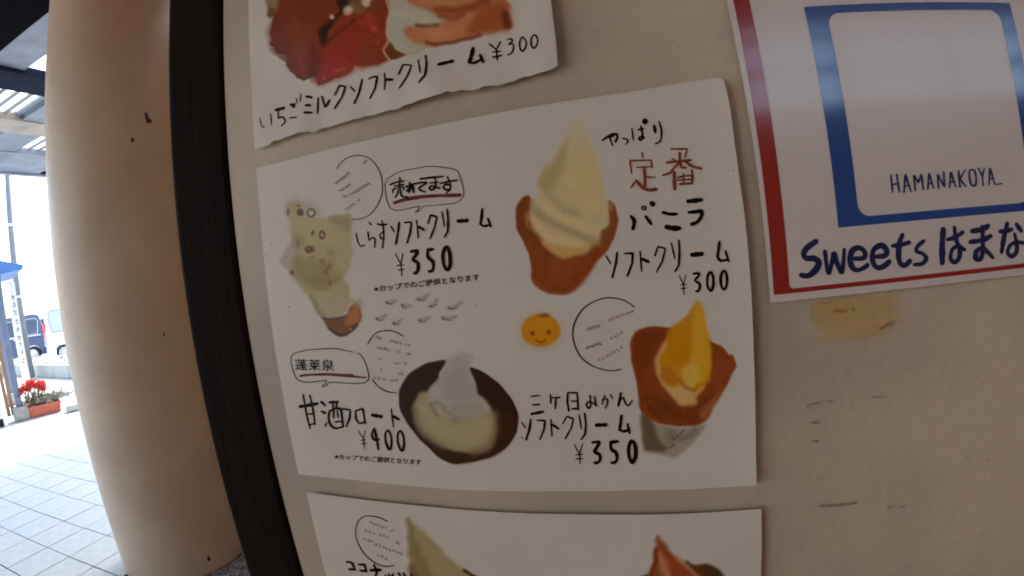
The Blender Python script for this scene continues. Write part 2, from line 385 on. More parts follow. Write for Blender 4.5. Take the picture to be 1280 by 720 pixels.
col = empty('round_column', (-2.879, 1.984, 0), 0, 'thick round beige painted column standing on the gravel left of the menu wall', 'column')
b = MB(); n = 96; R_ = .429
vs = []; fs = []; zs = [0, .02, .6, 1.2, 1.8, 2.4, 3.1, 3.74]
for z in zs:
    for i in range(n): a = 2*math.pi*i/n; r = R_ + .0015*math.sin(5*a+z*2); vs.append((r*math.cos(a), r*math.sin(a), z))
for k in range(len(zs)-1):
    for i in range(n): fs.append((k*n+i, k*n+(i+1) % n, (k+1)*n+(i+1) % n, (k+1)*n+i))
b.add(vs, fs); b.smooth = True; b.build('shaft', 'column', col)
def on_column(px):
    d = ray([px])[0]; o = EYE - np.array([-2.879, 1.984, 0]); A = d[0]**2+d[1]**2; B = 2*(o[0]*d[0]+o[1]*d[1]); C = o[0]**2+o[1]**2-(R_+.003)**2
    q = B*B-4*A*C
    if q < 0: return None
    t = (-B-math.sqrt(q))/(2*A); return o + d*t
def chip(pts, seed):
    r = random.Random(seed); q = [on_column(p) for p in pts]
    if any(x is None for x in q): return
    c = sum(q)/len(q); cc = c*1; cc[:2] *= (1 + .004/np.hypot(*c[:2]))
    b = MB(); n = len(q); b.add([tuple(x) for x in q] + [tuple(cc)], [(i, (i+1) % n, n) for i in range(n)]); b.build('paint_chip', 'chip', col)
chip([(181,140),(184,141),(186,147),(190,150),(189,154),(184,154),(182,148)], 1)
chip([(164.5,172),(166.5,172),(168.5,176),(166,178),(163,177)], 2)
chip([(260,695),(262.5,697),(263.5,700),(261,702),(258.5,699)], 3)
chip([(203.5,417),(206.5,416),(206,419),(204,420)], 4)

# --- faded tape rectangle and pencil scuffs on the wall right of the menus
wfn = lambda x, z: und(np.asarray(x), np.asarray(z)) - .002
pic = Picture(996, 352, 1146, 446, 1.5, .6)
pic.poly([(1018,385),(1026,376),(1124,366),(1123,400),(1112,418),(1060,428),(1022,422)], (124,102,72), 15, .75, smooth=False)
pic.poly([(1018,388),(1030,377),(1070,374),(1068,390),(1030,396),(1018,402)], (108,88,58), 9, .55, smooth=False)
pic.line([(1045,390),(1060,388)], 2.5, (84,66,36), 2, .8); pic.ell(1068, 387.5, 2.2, 1.8, (80,62,34), .5, .9)
pic.line([(1103,411),(1112,407),(1120,404)], 2.5, (82,64,36), 2.5, .9); pic.line([(1020,380),(1030,379),(1040,378)], 2, (90,72,44), 2, .6)
pic.grain(.03, seed=3)
st = pic.build('tape_stain', wfn, wall, 'yellowed sticky tape residue under the red and white sign', off=.0014, white=(.92,.75,.44), m='print_alpha')
rs_ = np.random.default_rng(77)
for k in range(26):
    q_ = (rs_.uniform(955, 1278), rs_.uniform(395, 718)) if k < 20 else (rs_.uniform(705, 900), rs_.uniform(5, 75))
    pn = Pen(wfn, .0014); a_ = rs_.uniform(0, 3.14); L = rs_.uniform(0, 2.5) if k % 4 else rs_.uniform(5, 16); pn.stroke(rs_.uniform(.6, 1.1), [q_, (q_[0]+.3+L*math.cos(a_), q_[1]+.1+L*math.sin(a_)*.4)], False); pn.build('wall_speck', 'scuff', wall)
pn = Pen(wfn, .0014)
pn.crop(900, 420, 2.4, [(4,[(262,216),(275,208),(306,201)]),(3,[(325,196),(342,200)]),(4,[(278,262),(302,263)]),(5,[(282,318),(296,318)]),(3,[(458,187),(480,186),(502,183)]),(5,[(300,514),(350,513),(410,505)]),(3,[(505,515),(520,520)]),(3,[(540,518),(560,515)]),(2.4,[(341,82)])])
pn.build('pencil_scuff', 'scuff', wall, 'faint grey scuff marks on the bare wall')
pn = Pen(wfn, .0014)
for w_, q_ in ((1.6,(1042,454)),(1.4,(948.5,473.5)),(1.2,(1024,596))): pn = Pen(wfn, .0014); pn.stroke(w_, [q_]); pn.build('black_speck', 'ink', wall)

# ================================================================== MENU SHEETS
GRP = 'ice cream menu sheets on the wall'
def sheet_root(c, label): 
    q = W([c])[0]; return empty('menu_sheet', (0, 0, 0), 0, label, 'menu', GRP)
# ---- middle sheet
s2 = sheet_root((630, 350), 'large middle menu sheet with four ice creams and a smiling orange')
f0 = bulge_fn(5, .0007, .0007)
c2 = W([(321,210),(902,99),(944,604),(375,591)])
def f2(x, z):
    u = (np.asarray(x)-c2[3,0])/(c2[2,0]-c2[3,0]); v = (np.asarray(z)-c2[3,1])/(c2[0,1]-c2[3,1])
    return f0(x, z) + .0014*np.clip(1-v*9, 0, 1)**2 + .0012*np.clip((u-.93)*14, 0, 1)**2
Lp = W([(375,591.5),(366.3,555),(353.6,487),(343.8,430),(336.7,374),(331,321),(325.5,256),(321.5,211)])
Rp = W([(944,604),(943.7,560),(943,500),(941,440),(938,365),(933,300),(928.3,257),(924,228),(918.4,186),(911.4,133),(906,108),(902.5,100)])
Tp = np.r_[W([(321.5,211),(369,198.5),(430,182.5),(520,162.5),(620,142),(724,124.5),(792,115),(854,104),(895,98.5),(902.5,100)])]
Bp = W([(375,591.5),(444.4,598.2),(490,603.4),(534.4,607.3),(575,610.5),(613,611.7),(665,612.6),(717,612.3),(760,612.4),(794.7,610.9),(830,610.9),(865,609.7),(905,607.4),(944,604)])
coons_sheet('paper', Lp, Rp, Tp, Bp, f2, 'paper', s2, 110, 80)

# vanilla cone
def col_vanilla():
    p = Picture(638, 138, 778, 374, 1.2, .3); O = lambda x, y: (630+x/4.2375, 210+y/4.2375)
    cone = [O(75,190),O(140,150),O(180,330),O(330,400),O(470,380),O(560,300),O(550,180),O(580,190),O(600,240),O(600,310),O(560,420),O(470,520),O(410,600),O(370,650),O(320,668),O(250,662),O(190,640),O(150,595),O(145,500),O(110,400),O(75,330),O(65,250)]
    p.poly(cone, (98,44,16), 1.3, smooth=True)
    p.poly([O(75,195),O(140,155),O(120,290),O(150,350),O(110,385),O(72,320)], (78,38,14), 2, .8)
    p.poly([O(150,330),O(240,440),O(330,480),O(440,440),O(520,400),O(480,520),O(380,640),O(250,655),O(160,590),O(150,480)], (92,40,14), 4, .9)
    p.poly([O(250,470),O(420,470),O(380,560),O(260,600)], (104,50,20), 9, .6)
    p.line([O(120,240),O(125,300),O(190,360),O(250,395)], 3, (120,66,34), 2, .8); p.line([O(135,270),O(150,330),O(220,385)], 2.5, (84,44,20), 2, .8)
    for k in range(7):
        t = k/6; p.line([O(120+t*400,330+60*math.sin(t*3.1)),O(175+t*290,470),O(190+t*190,640)], 2.2, (88,38,14) if k % 2 else (106,50,20), 6, .18)
    p.line([O(160,600),O(240,655),O(320,664),O(380,640)], 3, (112,58,30), 3, .5)
    body = [(724,146),(714,153),(706,166),(701,180),(694,196),(683,206),(677,216),(674,236),(670,250),(663,262),(664,278),(672,292),(684,308),(702,322),(716,318),(732,316),(744,305),(756,296),(763,280),(761,255),(756,238),(752,215),(744,192),(736,168),(732,150)]
    p.poly(body, (138,119,84), 5, .97)
    p.poly([(708,175),(700,190),(690,205),(680,212),(676,232),(690,236),(703,215),(708,196)], (118,102,66), 6, .75)
    p.poly([(724,190),(735,200),(745,225),(750,262),(735,270),(715,250),(708,225)], (143,120,80), 10, .8)
    p.line([O(200,80),O(260,160),O(320,220),O(390,245)], 5, (120,101,68), 8, .55); p.line([O(300,40),O(340,110),O(420,160)], 4, (128,108,72), 8, .4); p.line([O(330,60),O(400,150),O(480,200)], 8, (148,126,88), 8, .5)
    p.line([O(185,235),O(250,285),O(350,330),O(430,370),O(500,395)], 5, (116,94,64), 7, .7)
    p.line([O(150,180),O(170,235),O(200,260)], 5, (120,98,68), 4, .7)
    p.line([O(150,270),O(220,350),O(330,390),O(430,410)], 6, (152,124,84), 5, .6)
    p.line([O(230,200),O(300,260),O(420,310),O(510,330)], 8, (148,124,84), 6, .7)
    p.poly([O(200,390),O(280,410),O(380,425),O(450,405),O(410,455),O(330,472),O(260,450)], (140,102,52), 3, .8)
    p.poly([O(520,330),O(555,300),O(560,200),O(585,210),O(598,300),O(570,380),O(520,400),O(510,365)], (88,44,22), 2.5, .9)
    p.poly([O(553,182),O(575,190),O(575,230),O(556,215)], (112,88,58), 3, .8)
    p.put((1-sstep(p.Y, 148, 196))*.62, (137,125,115), False); p.grain(.02, seed=5); return p
col_vanilla().build('printed_picture', f2, s2, 'printed photo of a vanilla soft cream swirl in a brown cup cone')

# mikan soft cream
def col_mikan():
    p = Picture(780, 370, 926, 580, 1.2, .3); A = lambda x, y: (780+x/8, 370+y/8); B = lambda x, y: (780+x/5.5375, 450+y/5.5375)
    p.poly([B(118,360),B(240,430),B(420,465),B(560,440),B(480,560),B(390,640),B(340,670),B(230,640),B(160,628),B(135,590)], (105,92,76), 3.5, .9)
    p.poly([B(120,370),B(200,420),B(230,520),B(290,620),B(160,625),B(135,580)], (66,50,36), 4, .85)
    p.poly([B(300,470),B(370,500),B(350,560),B(300,580),B(280,520)], (88,76,60), 5, .7)
    p.line([B(330,520),B(345,545),B(370,520),B(410,480)], 1.8, (64,54,42), 1.5, .7); p.line([B(285,600),B(310,605),B(350,580)], 1.8, (66,56,44), 1.5, .7); p.line([B(390,540),B(450,520),B(490,480)], 5, (86,76,62), 4, .7)
    cone = [A(65,470),A(110,360),A(200,315),A(340,298),A(480,315),A(700,300),A(860,440),A(960,490),A(1040,575),A(1080,580),A(1110,650),(919,458),B(745,90),B(700,190),B(620,310),B(560,420),B(420,455),B(240,430),B(120,350),B(95,200),B(75,100),A(80,680),A(65,560)]
    p.poly(cone, (96,42,16), 1.5)
    p.poly([A(100,400),A(250,330),A(400,340),A(330,480),A(300,640),B(150,60),B(120,200),A(110,640)], (84,34,12), 5, .85)
    p.poly([B(120,230),B(260,260),B(360,320),B(420,400),B(300,420),B(140,350)], (76,34,12), 5, .9)
    p.poly([B(480,300),B(620,240),B(560,400),B(450,440),B(430,350)], (82,34,14), 5, .8)
    p.poly([B(600,270),B(700,180),B(610,330),B(560,410),B(520,360)], (112,68,40), 4, .8)
    p.poly([B(640,0),B(740,20),B(700,150),B(640,200),B(610,90)], (100,46,22), 5, .7)
    p.poly([A(430,420),A(600,330),(868,470),B(560,180),B(480,260),B(400,310),B(330,250),B(250,150),B(220,70),A(320,600)], (150,110,66), 3, .9)
    for k in range(6):
        t = k/5; p.line([B(130+t*60,140+t*170),B(150+t*200,330+t*60),B(240+t*230,425)], 2, (72,30,10) if k % 2 else (108,50,24), 4, .35)
    sw = [A(735,50),A(690,95),A(640,175),A(560,240),A(480,310),A(430,400),A(430,500),A(380,580),B(225,40),B(240,90),B(290,160),B(340,190),B(420,160),B(480,205),B(520,200),B(590,140),B(600,60),A(870,600),A(860,450),A(830,350),A(800,230),A(785,120)]
    p.poly(sw, (140,88,16), 3, .97)
    p.poly([A(730,70),A(780,120),A(830,330),A(860,560),B(590,60),B(540,150),B(470,100),A(660,500),A(680,250)], (150,106,26), 4, .9)
    p.poly([A(450,330),A(640,310),A(660,560),A(560,700),A(400,640),A(430,500)], (136,84,8), 6, .8)
    p.poly([B(230,30),B(330,60),B(370,150),B(300,160),B(250,110)], (128,70,22), 5, .75)
    p.poly([B(400,60),B(480,10),B(520,90),B(480,180),B(420,150)], (158,122,58), 4, .7)
    p.poly([B(320,200),B(400,180),B(480,230),B(500,300),B(410,310),B(360,260)], (148,112,68), 4, .85)
    p.poly([B(225,0),B(250,20),B(250,90),B(225,70)], (146,104,66), 2.5, .8)
    p.line([B(380,130),B(430,190),B(490,205)], 2.5, (116,72,26), 2.5, .8)
    p.grain(.03, seed=8); return p
col_mikan().build('printed_picture', f2, s2, 'printed photo of an orange soft cream in a brown cone')

# amazake float bowl
def col_bowl():
    p = Picture(494, 434, 652, 586, 1.2, .2); A = lambda x, y: (490+x/8, 430+y/8); B = lambda x, y: (490+x/8, 500+y/8)
    p.ell(584, 447, 8, 6, (112,102,94), .7, .6, True); p.poly([A(540,180),A(620,110),A(700,80),A(760,120),A(780,230),A(700,300)], (122,112,103), 4, .9)
    Z = lambda x, y: (475+x/4.415, 425+y/4.415)
    bowl = [Z(*q) for q in [(368,116),(300,116),(230,140),(170,180),(125,240),(107,300),(115,380),(150,450),(210,530),(280,600),(350,658),(420,680),(500,670),(580,655),(650,625),(710,580),(750,520),(766,450),(757,380),(720,310),(660,240),(590,185),(497,148),(520,230),(440,260),(330,200)]]
    p.poly(bowl, (32,17,6), .8, smooth=True)
    p.poly([B(240,260),B(330,380),B(480,490),B(690,540),B(900,530),B(1040,440),B(1100,200),B(1180,100),B(1240,260),B(1100,510),B(850,600),B(680,625),B(520,580),B(380,460)], (42,22,10), 3, .8)
    liq = [Z(*q) for q in [(240,285),(205,320),(185,370),(195,440),(230,510),(290,555),(350,590),(430,612),(520,622),(590,610),(630,560),(645,480),(635,410),(600,350),(540,300),(400,300)]]
    p.poly(liq, (112,98,74), 3.5, .97)
    p.poly([Z(*q) for q in [(250,300),(215,350),(225,430),(300,520),(400,570),(520,580),(600,520),(620,440),(540,420),(420,460),(320,400),(290,320)]], (122,107,78), 9, .8)
    p.line([Z(640,400),Z(640,500),Z(600,590),Z(520,620)], 6, (84,62,42), 6, .6); p.line([Z(192,380),Z(215,480),Z(270,540),Z(350,588)], 5, (84,68,52), 5, .6)
    cr = [Z(*q) for q in [(425,90),(400,108),(368,118),(340,180),(318,215),(285,250),(268,285),(285,340),(330,420),(400,450),(480,450),(560,420),(610,380),(590,345),(545,300),(538,270),(525,220),(500,165),(490,120),(460,95)]]
    p.poly(cr, (121,110,100), 2.4, .97, fade=(508, 530))
    p.poly([Z(*q) for q in [(400,150),(470,150),(510,240),(520,310),(440,330),(360,300),(350,240)]], (113,105,95), 7, .7)
    p.poly([Z(*q) for q in [(285,270),(330,240),(340,290),(310,330),(285,320)]], (127,115,104), 5, .7)
    p.line([Z(288,350),Z(300,385),Z(315,412)], 3, (90,78,66), 3, .7); p.line([Z(312,340),Z(350,372),Z(375,405),(570,524)], 4, (94,82,70), 4, .7)
    p.line([Z(400,380),Z(460,362),Z(530,365),Z(560,380)], 4, (104,94,82), 5, .55); p.line([Z(330,360),Z(350,395),Z(390,425)], 3, (126,114,102), 3, .5)
    p.grain(.02, seed=9); return p
col_bowl().build('printed_picture', f2, s2, 'printed photo of white cream floating in a dark brown bowl')

# whitebait soft cream
def col_shirasu():
    p = Picture(346, 236, 462, 424, 1.2, .5); A = lambda x, y: (340+x/8, 240+y/8); B = lambda x, y: (340+x/8, 330+y/8)
    p.poly([A(210,480),A(140,580),A(90,680),B(100,0),B(190,80),B(260,60),B(280,-200/1)], (112,100,90), 2.5, .8, smooth=False)
    p.poly([A(160,90),A(330,80),A(440,130),A(500,220),A(330,290),A(190,260)], (116,104,88), 7, .7)
    body = [A(180,110),A(300,110),A(330,240),A(450,262),A(600,250),A(690,230),A(790,235),A(800,360),A(810,500),A(810,640),B(780,40),B(740,150),B(790,260),B(780,380),B(740,480),B(650,520),B(520,540),B(440,440),B(380,320),B(340,285),B(260,190),B(190,80),A(240,640),A(215,500),A(205,380),A(190,270),A(160,200)]
    p.poly(body, (118,103,70), 3, .96)
    p.poly([A(200,270),A(330,260),A(560,280),A(700,330),A(760,500),A(600,520),A(400,470),A(230,420)], (124,108,74), 8, .8)
    p.poly([A(580,270),A(700,235),A(790,240),A(800,340),A(740,400),A(660,350)], (104,90,68), 5, .8)
    p.poly([A(220,430),A(330,470),A(300,560),A(230,560)], (104,88,58), 5, .7)
    p.poly([A(250,640),A(420,680),A(620,700),B(620,60),B(560,160),B(440,200),B(300,160),B(220,60)], (100,84,50), 6, .8)
    p.poly([B(380,130),B(560,140),B(680,60),B(700,150),B(560,260),B(420,260),B(330,200)], (98,80,44), 5, .7)
    p.poly([B(470,300),B(640,240),B(760,300),B(780,380),B(720,480),B(560,520),B(480,420)], (120,106,78), 6, .8)
    p.poly([A(640,350),A(760,400),A(780,640),B(740,60),B(660,100),A(640,600)], (122,108,76), 6, .6)
    p.line([B(400,330),B(460,440),B(520,530)], 4, (92,78,60), 3, .6)
    cup = [B(515,535),B(600,548),B(700,525),B(755,510),B(800,420),B(850,390),B(890,430),B(905,520),B(880,590),B(820,660),B(740,705),B(650,705),B(580,640)]
    p.poly(cup, (84,46,20), 1.2)
    p.poly([B(760,510),B(830,420),B(885,450),B(880,560),B(800,620),B(740,600)], (122,76,34), 4, .85)
    p.line([B(580,640),B(660,702),B(760,695),B(860,610)], 3.5, (46,28,16), 2, .85); p.ell(*B(795,650), 1.6, 1.3, (140,104,60), .6, .8)
    p.line([B(515,535),B(600,548),B(750,512)], 1.6, (50,32,20), 1.5, .8); p.line([B(885,350),B(890,430)], 3, (110,96,72), 3, .7, True); p.line([B(820,370),B(850,400)], 5, (114,98,70), 4, .7, True)
    dk = (48,26,14)
    p.ell(*A(295,205), 4, 4.2, dk, .3, .95); p.ell(*A(295,203), 1.2, 1.2, (96,76,56), .5, .8); p.ell(*A(275,140), 2, 1.2, dk, .5, .8)
    for t in np.linspace(0, 6.283, 22): p.ell(*A(402+36*math.cos(t), 210+38*math.sin(t)), 1.0, 1.0, (34,24,18), .5, .9, True)
    p.ell(*A(400,208), 3, 3.2, (136,124,110), .4, .8)
    p.ell(*A(172,205), 1.4, 4.5, (62,44,32), .5, .8, True); p.ell(*A(418,410), 1.6, 3.6, (58,30,16), .5, .9, rot=.3)
    for t in np.linspace(0, 6.283, 18): p.ell(*A(512+22*math.cos(t), 428+36*math.sin(t)), 1.2, 1.2, (60,30,16), .5, .9)
    p.ell(*A(385,575), 6, 4.4, (66,36,20), .4, .95); p.ell(*A(375,568), 1.5, 1.3, (110,84,60), .5, .9); p.ell(*A(405,590), 1.3, 1.1, (104,76,52), .5, .8)
    p.ell(*A(268,520), 1.5, 5, (86,60,40), .6, .7); p.ell(*A(415,655), 4, 2, (96,76,44), .6, .7, rot=-.5); p.ell(*A(515,690), 4, 3, (100,66,40), .6, .8)
    p.ell(*B(212,85), 3, 2.6, (58,42,34), .6, .85); p.line([B(590,15),B(560,50),B(535,75),B(575,100)], 1.6, (88,48,24), 1.6, .8); p.ell(*B(590,185), 2.2, 4, (92,54,28), .6, .8)
    p.ell(*A(590,610), 5, 4, (104,88,56), .8, .6)
    p.grain(.03, seed=10); return p
col_shirasu().build('printed_picture', f2, s2, 'printed photo of a pale soft cream topped with tiny whitebait')
# smiling orange
p = Picture(644, 382, 708, 446, 1.0, 0)
p.ell(676, 413.5, 28, 25, (136,110,84), .25, .6, True); p.ell(676.3, 412.5, 24.2, 20.3, (139,88,12), .09, 1, True)
p.ell(678, 404, 14, 9, (144,92,12), .5, .6); p.ell(680, 394, 7, 2.4, (92,62,28), .6, .85, True); p.ell(683, 392.5, 3.5, 1.6, (78,64,44), .6, .8, True)
p.ell(666, 416, 2.8, 2.7, (104,34,14), .35, .95); p.ell(686.3, 414.8, 2.7, 2.9, (104,34,14), .35, .95)
p.line([(670.5,424),(674,426.6),(679,426.6),(682.8,424.5)], 1.4, (112,36,14), 1, .95); p.grain(.015, seed=4)
p.build('printed_picture', f2, s2, 'printed orange fruit with a small smiling face')

# lettering of the middle sheet
I = 'ink'
pn = Pen(f2); pn.crop(430, 250, 8, [
 (12,[(135,335),(140,380),(155,430),(180,462),(215,450)]),
 (12,[(260,225),(285,250)]),(12,[(250,320),(262,400),(295,375),(320,395),(318,440),(315,475)]),
 (17,[(345,240),(390,250),(438,243)]),(13,[(390,207),(408,330),(395,475)]),(13,[(400,320),(372,345),(380,380),(405,385),(410,355)]),
 (12,[(480,265),(515,322)],False),(17,[(562,225),(548,330),(528,440)],False),
 (16,[(618,228),(655,222),(683,226),(672,320),(640,428)],False),
 (12,[(735,205),(745,290),(752,378)],False),(19,[(752,268),(780,280),(808,300)],False),
 (14,[(850,235),(875,150),(937,172),(915,275),(870,385)],False),
 (12,[(988,118),(1012,262)],False),(17,[(1040,98),(1050,200),(1048,310),(1015,370)],False)])
pn.stroke(40/8, [(430+1150/8,250+212/8),(430+1236/8,250+206/8)], False, 1.0)
pn.crop(480, 250, 8, [(24,[(990,92),(982,180),(972,240)],False),(20,[(968,238),(1005,262),(1062,250)]),(19,[(1045,185),(1075,265)],False)])
pn.build('lettering', I, s2, 'handwritten line reading しらすソフトクリーム')
pn = Pen(f2); pn.crop(455, 300, 8, [(9,[(325,140),(350,190),(375,235)],False),(9,[(398,135),(388,190),(378,240),(388,355)],False),(9,[(338,254),(408,248)],False),(10,[(352,300),(410,292)],False),
 (28,[(482,115),(538,110),(528,150),(500,195),(545,225),(552,270),(540,318),(516,330)],True),
 (28,[(698,92),(648,98)],False),(27,[(645,98),(650,168),(695,215),(702,270),(690,305),(662,312)],True),
 (29,[(830,66),(800,130),(802,220),(822,280),(850,295),(870,240),(868,150),(850,85),(830,66)])])
pn.build('price_lettering', I, s2, 'handwritten price ¥350 below しらすソフトクリーム')
pn = Pen(f2); pn.crop(470, 200, 8, [
 (15,[(152,248),(215,225),(288,212)]),(15,[(246,178),(250,215),(238,262)]),(14,[(195,262),(240,255),(290,245)]),(13,[(178,330),(188,292),(280,272),(285,300)]),(14,[(232,300),(225,335),(205,372)]),(15,[(252,285),(256,330),(270,365),(325,372)]),
 (19,[(345,228),(352,270),(340,322)]),(20,[(315,270),(345,258),(375,245),(350,280),(318,312)]),(20,[(372,250),(378,280),(385,325)]),
 (15,[(392,240),(450,230),(515,226),(480,255),(440,280),(455,305),(502,322)]),
 (17,[(452,192),(560,178),(670,168)]),(12,[(545,232),(632,224)]),(16,[(600,190),(604,240),(598,280),(565,302),(542,285),(560,262),(600,270),(645,285)]),
 (15,[(650,238),(730,218),(818,205)]),(15,[(722,172),(735,200),(750,250),(750,292),(712,332)]),(17,[(742,255),(705,245),(682,272),(705,300),(742,292)])])
pn.build('lettering', I, s2, 'bold handwritten 売れてます in the upper speech bubble')
pn = Pen(f2, .00004); pn.crop(470, 200, 8, [(62,[(215,448),(330,420),(460,398),(640,382),(820,378)])]); pn.build('underline_halo', 'halo', s2)
pn = Pen(f2); pn.crop(470, 200, 8, [(28,[(192,430),(280,402),(420,376),(560,362),(700,357),(850,352)])]); pn.build('underline', 'underline', s2, 'red-brown underline under 売れてます')
pn = Pen(f2); pn.crop(470, 200, 8, [(7,[(125,190),(200,142),(290,108),(400,88),(520,68),(650,72),(760,90),(818,112),(850,180),(875,260),(885,345),(860,395),(800,430),(700,446),(560,456),(492,462),(470,478),(445,508),(400,526)]),(9,[(400,526),(428,500),(442,462)]),(7,[(442,462),(370,477),(290,498),(210,504),(155,480),(120,410),(104,320),(100,250),(125,190)])])
pn.build('speech_bubble', 'thin_ink', s2, 'thin drawn speech bubble around 売れてます')
pn = Pen(f2); pn.crop(410, 180, 8, [(8,[(100,250),(125,205),(200,143),(300,118),(400,135),(480,200),(535,300),(553,420),(545,520),(500,620),(440,695),(400,722),(340,748),(260,755)])]); pn.build('drawn_circle', 'thin_ink', s2, 'thin open circle right of the whitebait soft cream')
def faint_text(pn, segs, hgt):
    for (x0, y0, x1, y1, n) in segs:
        for i in range(n):
            t = (i+.5)/n; 
            if rng.random() < .06: continue
            cx = x0+(x1-x0)*t; cy = y0+(y1-y0)*t; a = math.atan2(y1-y0, x1-x0)
            for k in range(4):
                q = a + rng.choice([0, 1.57, .8]); L = hgt*rng.uniform(.25, .5); ox, oy = rng.uniform(-1.1, 1.1, 2)
                pn.stroke(rng.uniform(.55, .9), [(cx+ox-math.cos(q)*L, cy+oy-math.sin(q)*L), (cx+ox+math.cos(q)*L, cy+oy+math.sin(q)*L)], False)
def Cc(ox, oy, s_, L): return [(ox+a/s_, oy+b/s_, ox+c/s_, oy+d/s_, n) for a, b, c, d, n in L]
pn = Pen(f2); faint_text(pn, Cc(410,180,8,[(85,400,225,290,7),(120,475,240,400,6),(260,490,430,390,8),(150,540,300,470,5),(375,200,390,160,2)]), 3.4)
faint_text(pn, Cc(410,180,8,[(180,670,340,550,6)]), 3.4); pn.build('faint_note', 'faint', s2, 'faded small note inside the upper circle')
font_print('※カップでのご提供となります', f2, (469,364.3), (600.2,349.0), (-.115,-.993), 8.6, 'thin_ink', 'small_print', s2, .012, extra=(.3,.2), label='small print ※カップでのご提供となります below the first price')
font_print('※カップでのご提供となります', f2, (419.5,572.3), (527.3,579.3), (.07,-.998), 7.2, 'thin_ink', 'small_print', s2, .008, extra=(.25,.15), label='small print ※カップでのご提供となります below ¥400')
# nine little grey fish
for k, (x, y, L, a) in enumerate([(310,220,120,-.1),(460,258,110,.25),(630,178,150,-.25),(740,235,130,-.7),(945,262,170,-.3),(210,375,130,-.2),(375,420,110,-.3),(640,395,130,-.1),(885,378,170,-.05)]):
    cx, cy = 450+x/8, 350+y/8; L /= 16; ca, sa = math.cos(a), math.sin(a); T = lambda u, v: (cx+u*ca-v*sa, cy+u*sa+v*ca)
    fp = Picture(cx-L-4, cy-7, cx+L+4, cy+7, .8, .5)
    fp.poly([T(-L,-1),T(-L*.3,-2.4),T(L*.9,-2.6),T(L*1.1,-1),T(L*.3,2.4),T(-L*.6,2)], (104,97,90), 2.2, .6)
    fp.line([T(-L*.6,-.6),T(-L*.3,2.2),T(L*.35,2.6)], 1.0, (66,58,52), 1.2, .85, True); fp.ell(*T(-L*.55,.3), 1.5, 1.5, (62,54,48), .6, .8, True); fp.line([T(L*.5,-.5),T(L,-2.2)], 1.2, (92,84,78), 1.4, .7, True)
    fp.build('printed_fish', f2, s2, None)
pn = Pen(f2); pn.crop(355, 400, 8, [(8,[(100,338),(150,318),(250,297),(400,285),(520,283),(620,300),(700,318)]),(8,[(740,330),(780,350),(820,420),(845,500),(855,570),(840,605),(800,625),(700,630),(560,622),(465,620),(445,640),(425,658),(390,662)]),(8,[(390,658),(425,628),(432,600),(380,606),(250,618),(170,605),(130,570),(100,500),(80,410),(86,360),(100,338)])])
pn.build('speech_bubble', 'thin_ink', s2, 'thin drawn speech bubble around 蓬莱泉')
pn = Pen(f2); pn.crop(355, 400, 8, [(20,[(170,556),(250,545),(400,540),(560,543),(695,548)]),(15,[(480,546),(600,556),(700,560),(825,572)])]); pn.build('underline', 'underline', s2, 'red-brown underline under 蓬莱泉')
font_print('蓬莱泉', f2, (370.3,460.8), (418.5,461.8), (-.05,-1), 15.0, 'ink', 'lettering', s2, 0, label='brush lettering 蓬莱泉 in the lower speech bubble', extra=(.45,.25))
pn = Pen(f2); pn.crop(355, 400, 8, [(9,[(845,240),(880,180),(940,122),(1040,102),(1120,116),(1200,160)])]); pn.build('drawn_circle', 'thin_ink', s2, 'upper arc of the thin broken circle left of the bowl'); pn = Pen(f2); pn.crop(355, 400, 8, [(9,[(890,590),(940,650),(1000,695),(1060,716),(1130,724)])]); pn.build('drawn_circle', 'thin_ink', s2, 'lower arc of the thin broken circle left of the bowl')
pn = Pen(f2); faint_text(pn, Cc(355,400,8,[(930,160,980,180,2),(1065,205,1270,250,7),(935,270,1060,300,4),(1140,315,1160,320,1),(1235,335,1270,345,2),(955,380,975,385,1),(1100,430,1160,435,2),(1215,430,1230,435,1),(935,485,1000,490,2),(1140,530,1200,535,2),(900,575,1150,605,6)]), 3.4)
pn.build('faint_note', 'faint', s2, 'faded small note inside the broken circle')
pn = Pen(f2); pn.crop(365, 480, 8, [
 (16,[(122,105),(138,200),(160,320),(192,436)]),(16,[(188,112),(210,200),(228,310),(240,400)]),(28,[(92,220),(170,208),(265,190)]),(13,[(158,296),(225,292)],False),(14,[(175,400),(205,398),(240,385)]),
 (19,[(300,170),(340,208)],False),(19,[(305,268),(342,286)],False),(12,[(355,380),(342,416)],False),
 (21,[(382,178),(462,174)],False),(14,[(415,185),(422,250)],False),(14,[(458,180),(450,240)],False),
 (17,[(385,262),(376,340),(400,408),(450,436),(520,420)]),(17,[(388,262),(440,240),(492,245),(510,330),(520,420)]),(14,[(425,258),(424,330)],False),(14,[(460,255),(470,330)],False),(14,[(438,375),(505,368)],False),
 (17,[(516,243),(592,253),(585,335),(552,420)],False),(16,[(645,262),(650,345),(690,388),(732,372)]),(16,[(642,264),(715,240),(728,310),(740,388)],False),
 (12,[(1000,245),(1010,340),(1022,425)],False),(21,[(1012,312),(1076,348)],False)])
pn.stroke(36/8, [(365+815/8,480+305/8),(365+900/8,480+320/8)], False, 1.0); pn.build('lettering', I, s2, 'handwritten line reading 甘酒フロート')
pn = Pen(f2); pn.crop(365, 480, 8, [(8,[(672,460),(718,535)],False),(8,[(742,458),(722,535),(735,640)],False),(9,[(702,556),(742,550)],False),(9,[(706,594),(750,586)],False),
 (18,[(828,440),(812,480),(812,525),(845,558),(882,545)]),(19,[(832,440),(850,520),(872,642)]),
 (18,[(962,456),(940,510),(952,590),(985,648),(1004,590),(994,500),(962,456)]),(18,[(1086,460),(1062,520),(1076,610),(1110,660),(1128,590),(1116,500),(1086,460)])])
pn.build('price_lettering', I, s2, 'handwritten price ¥400 below 甘酒フロート')
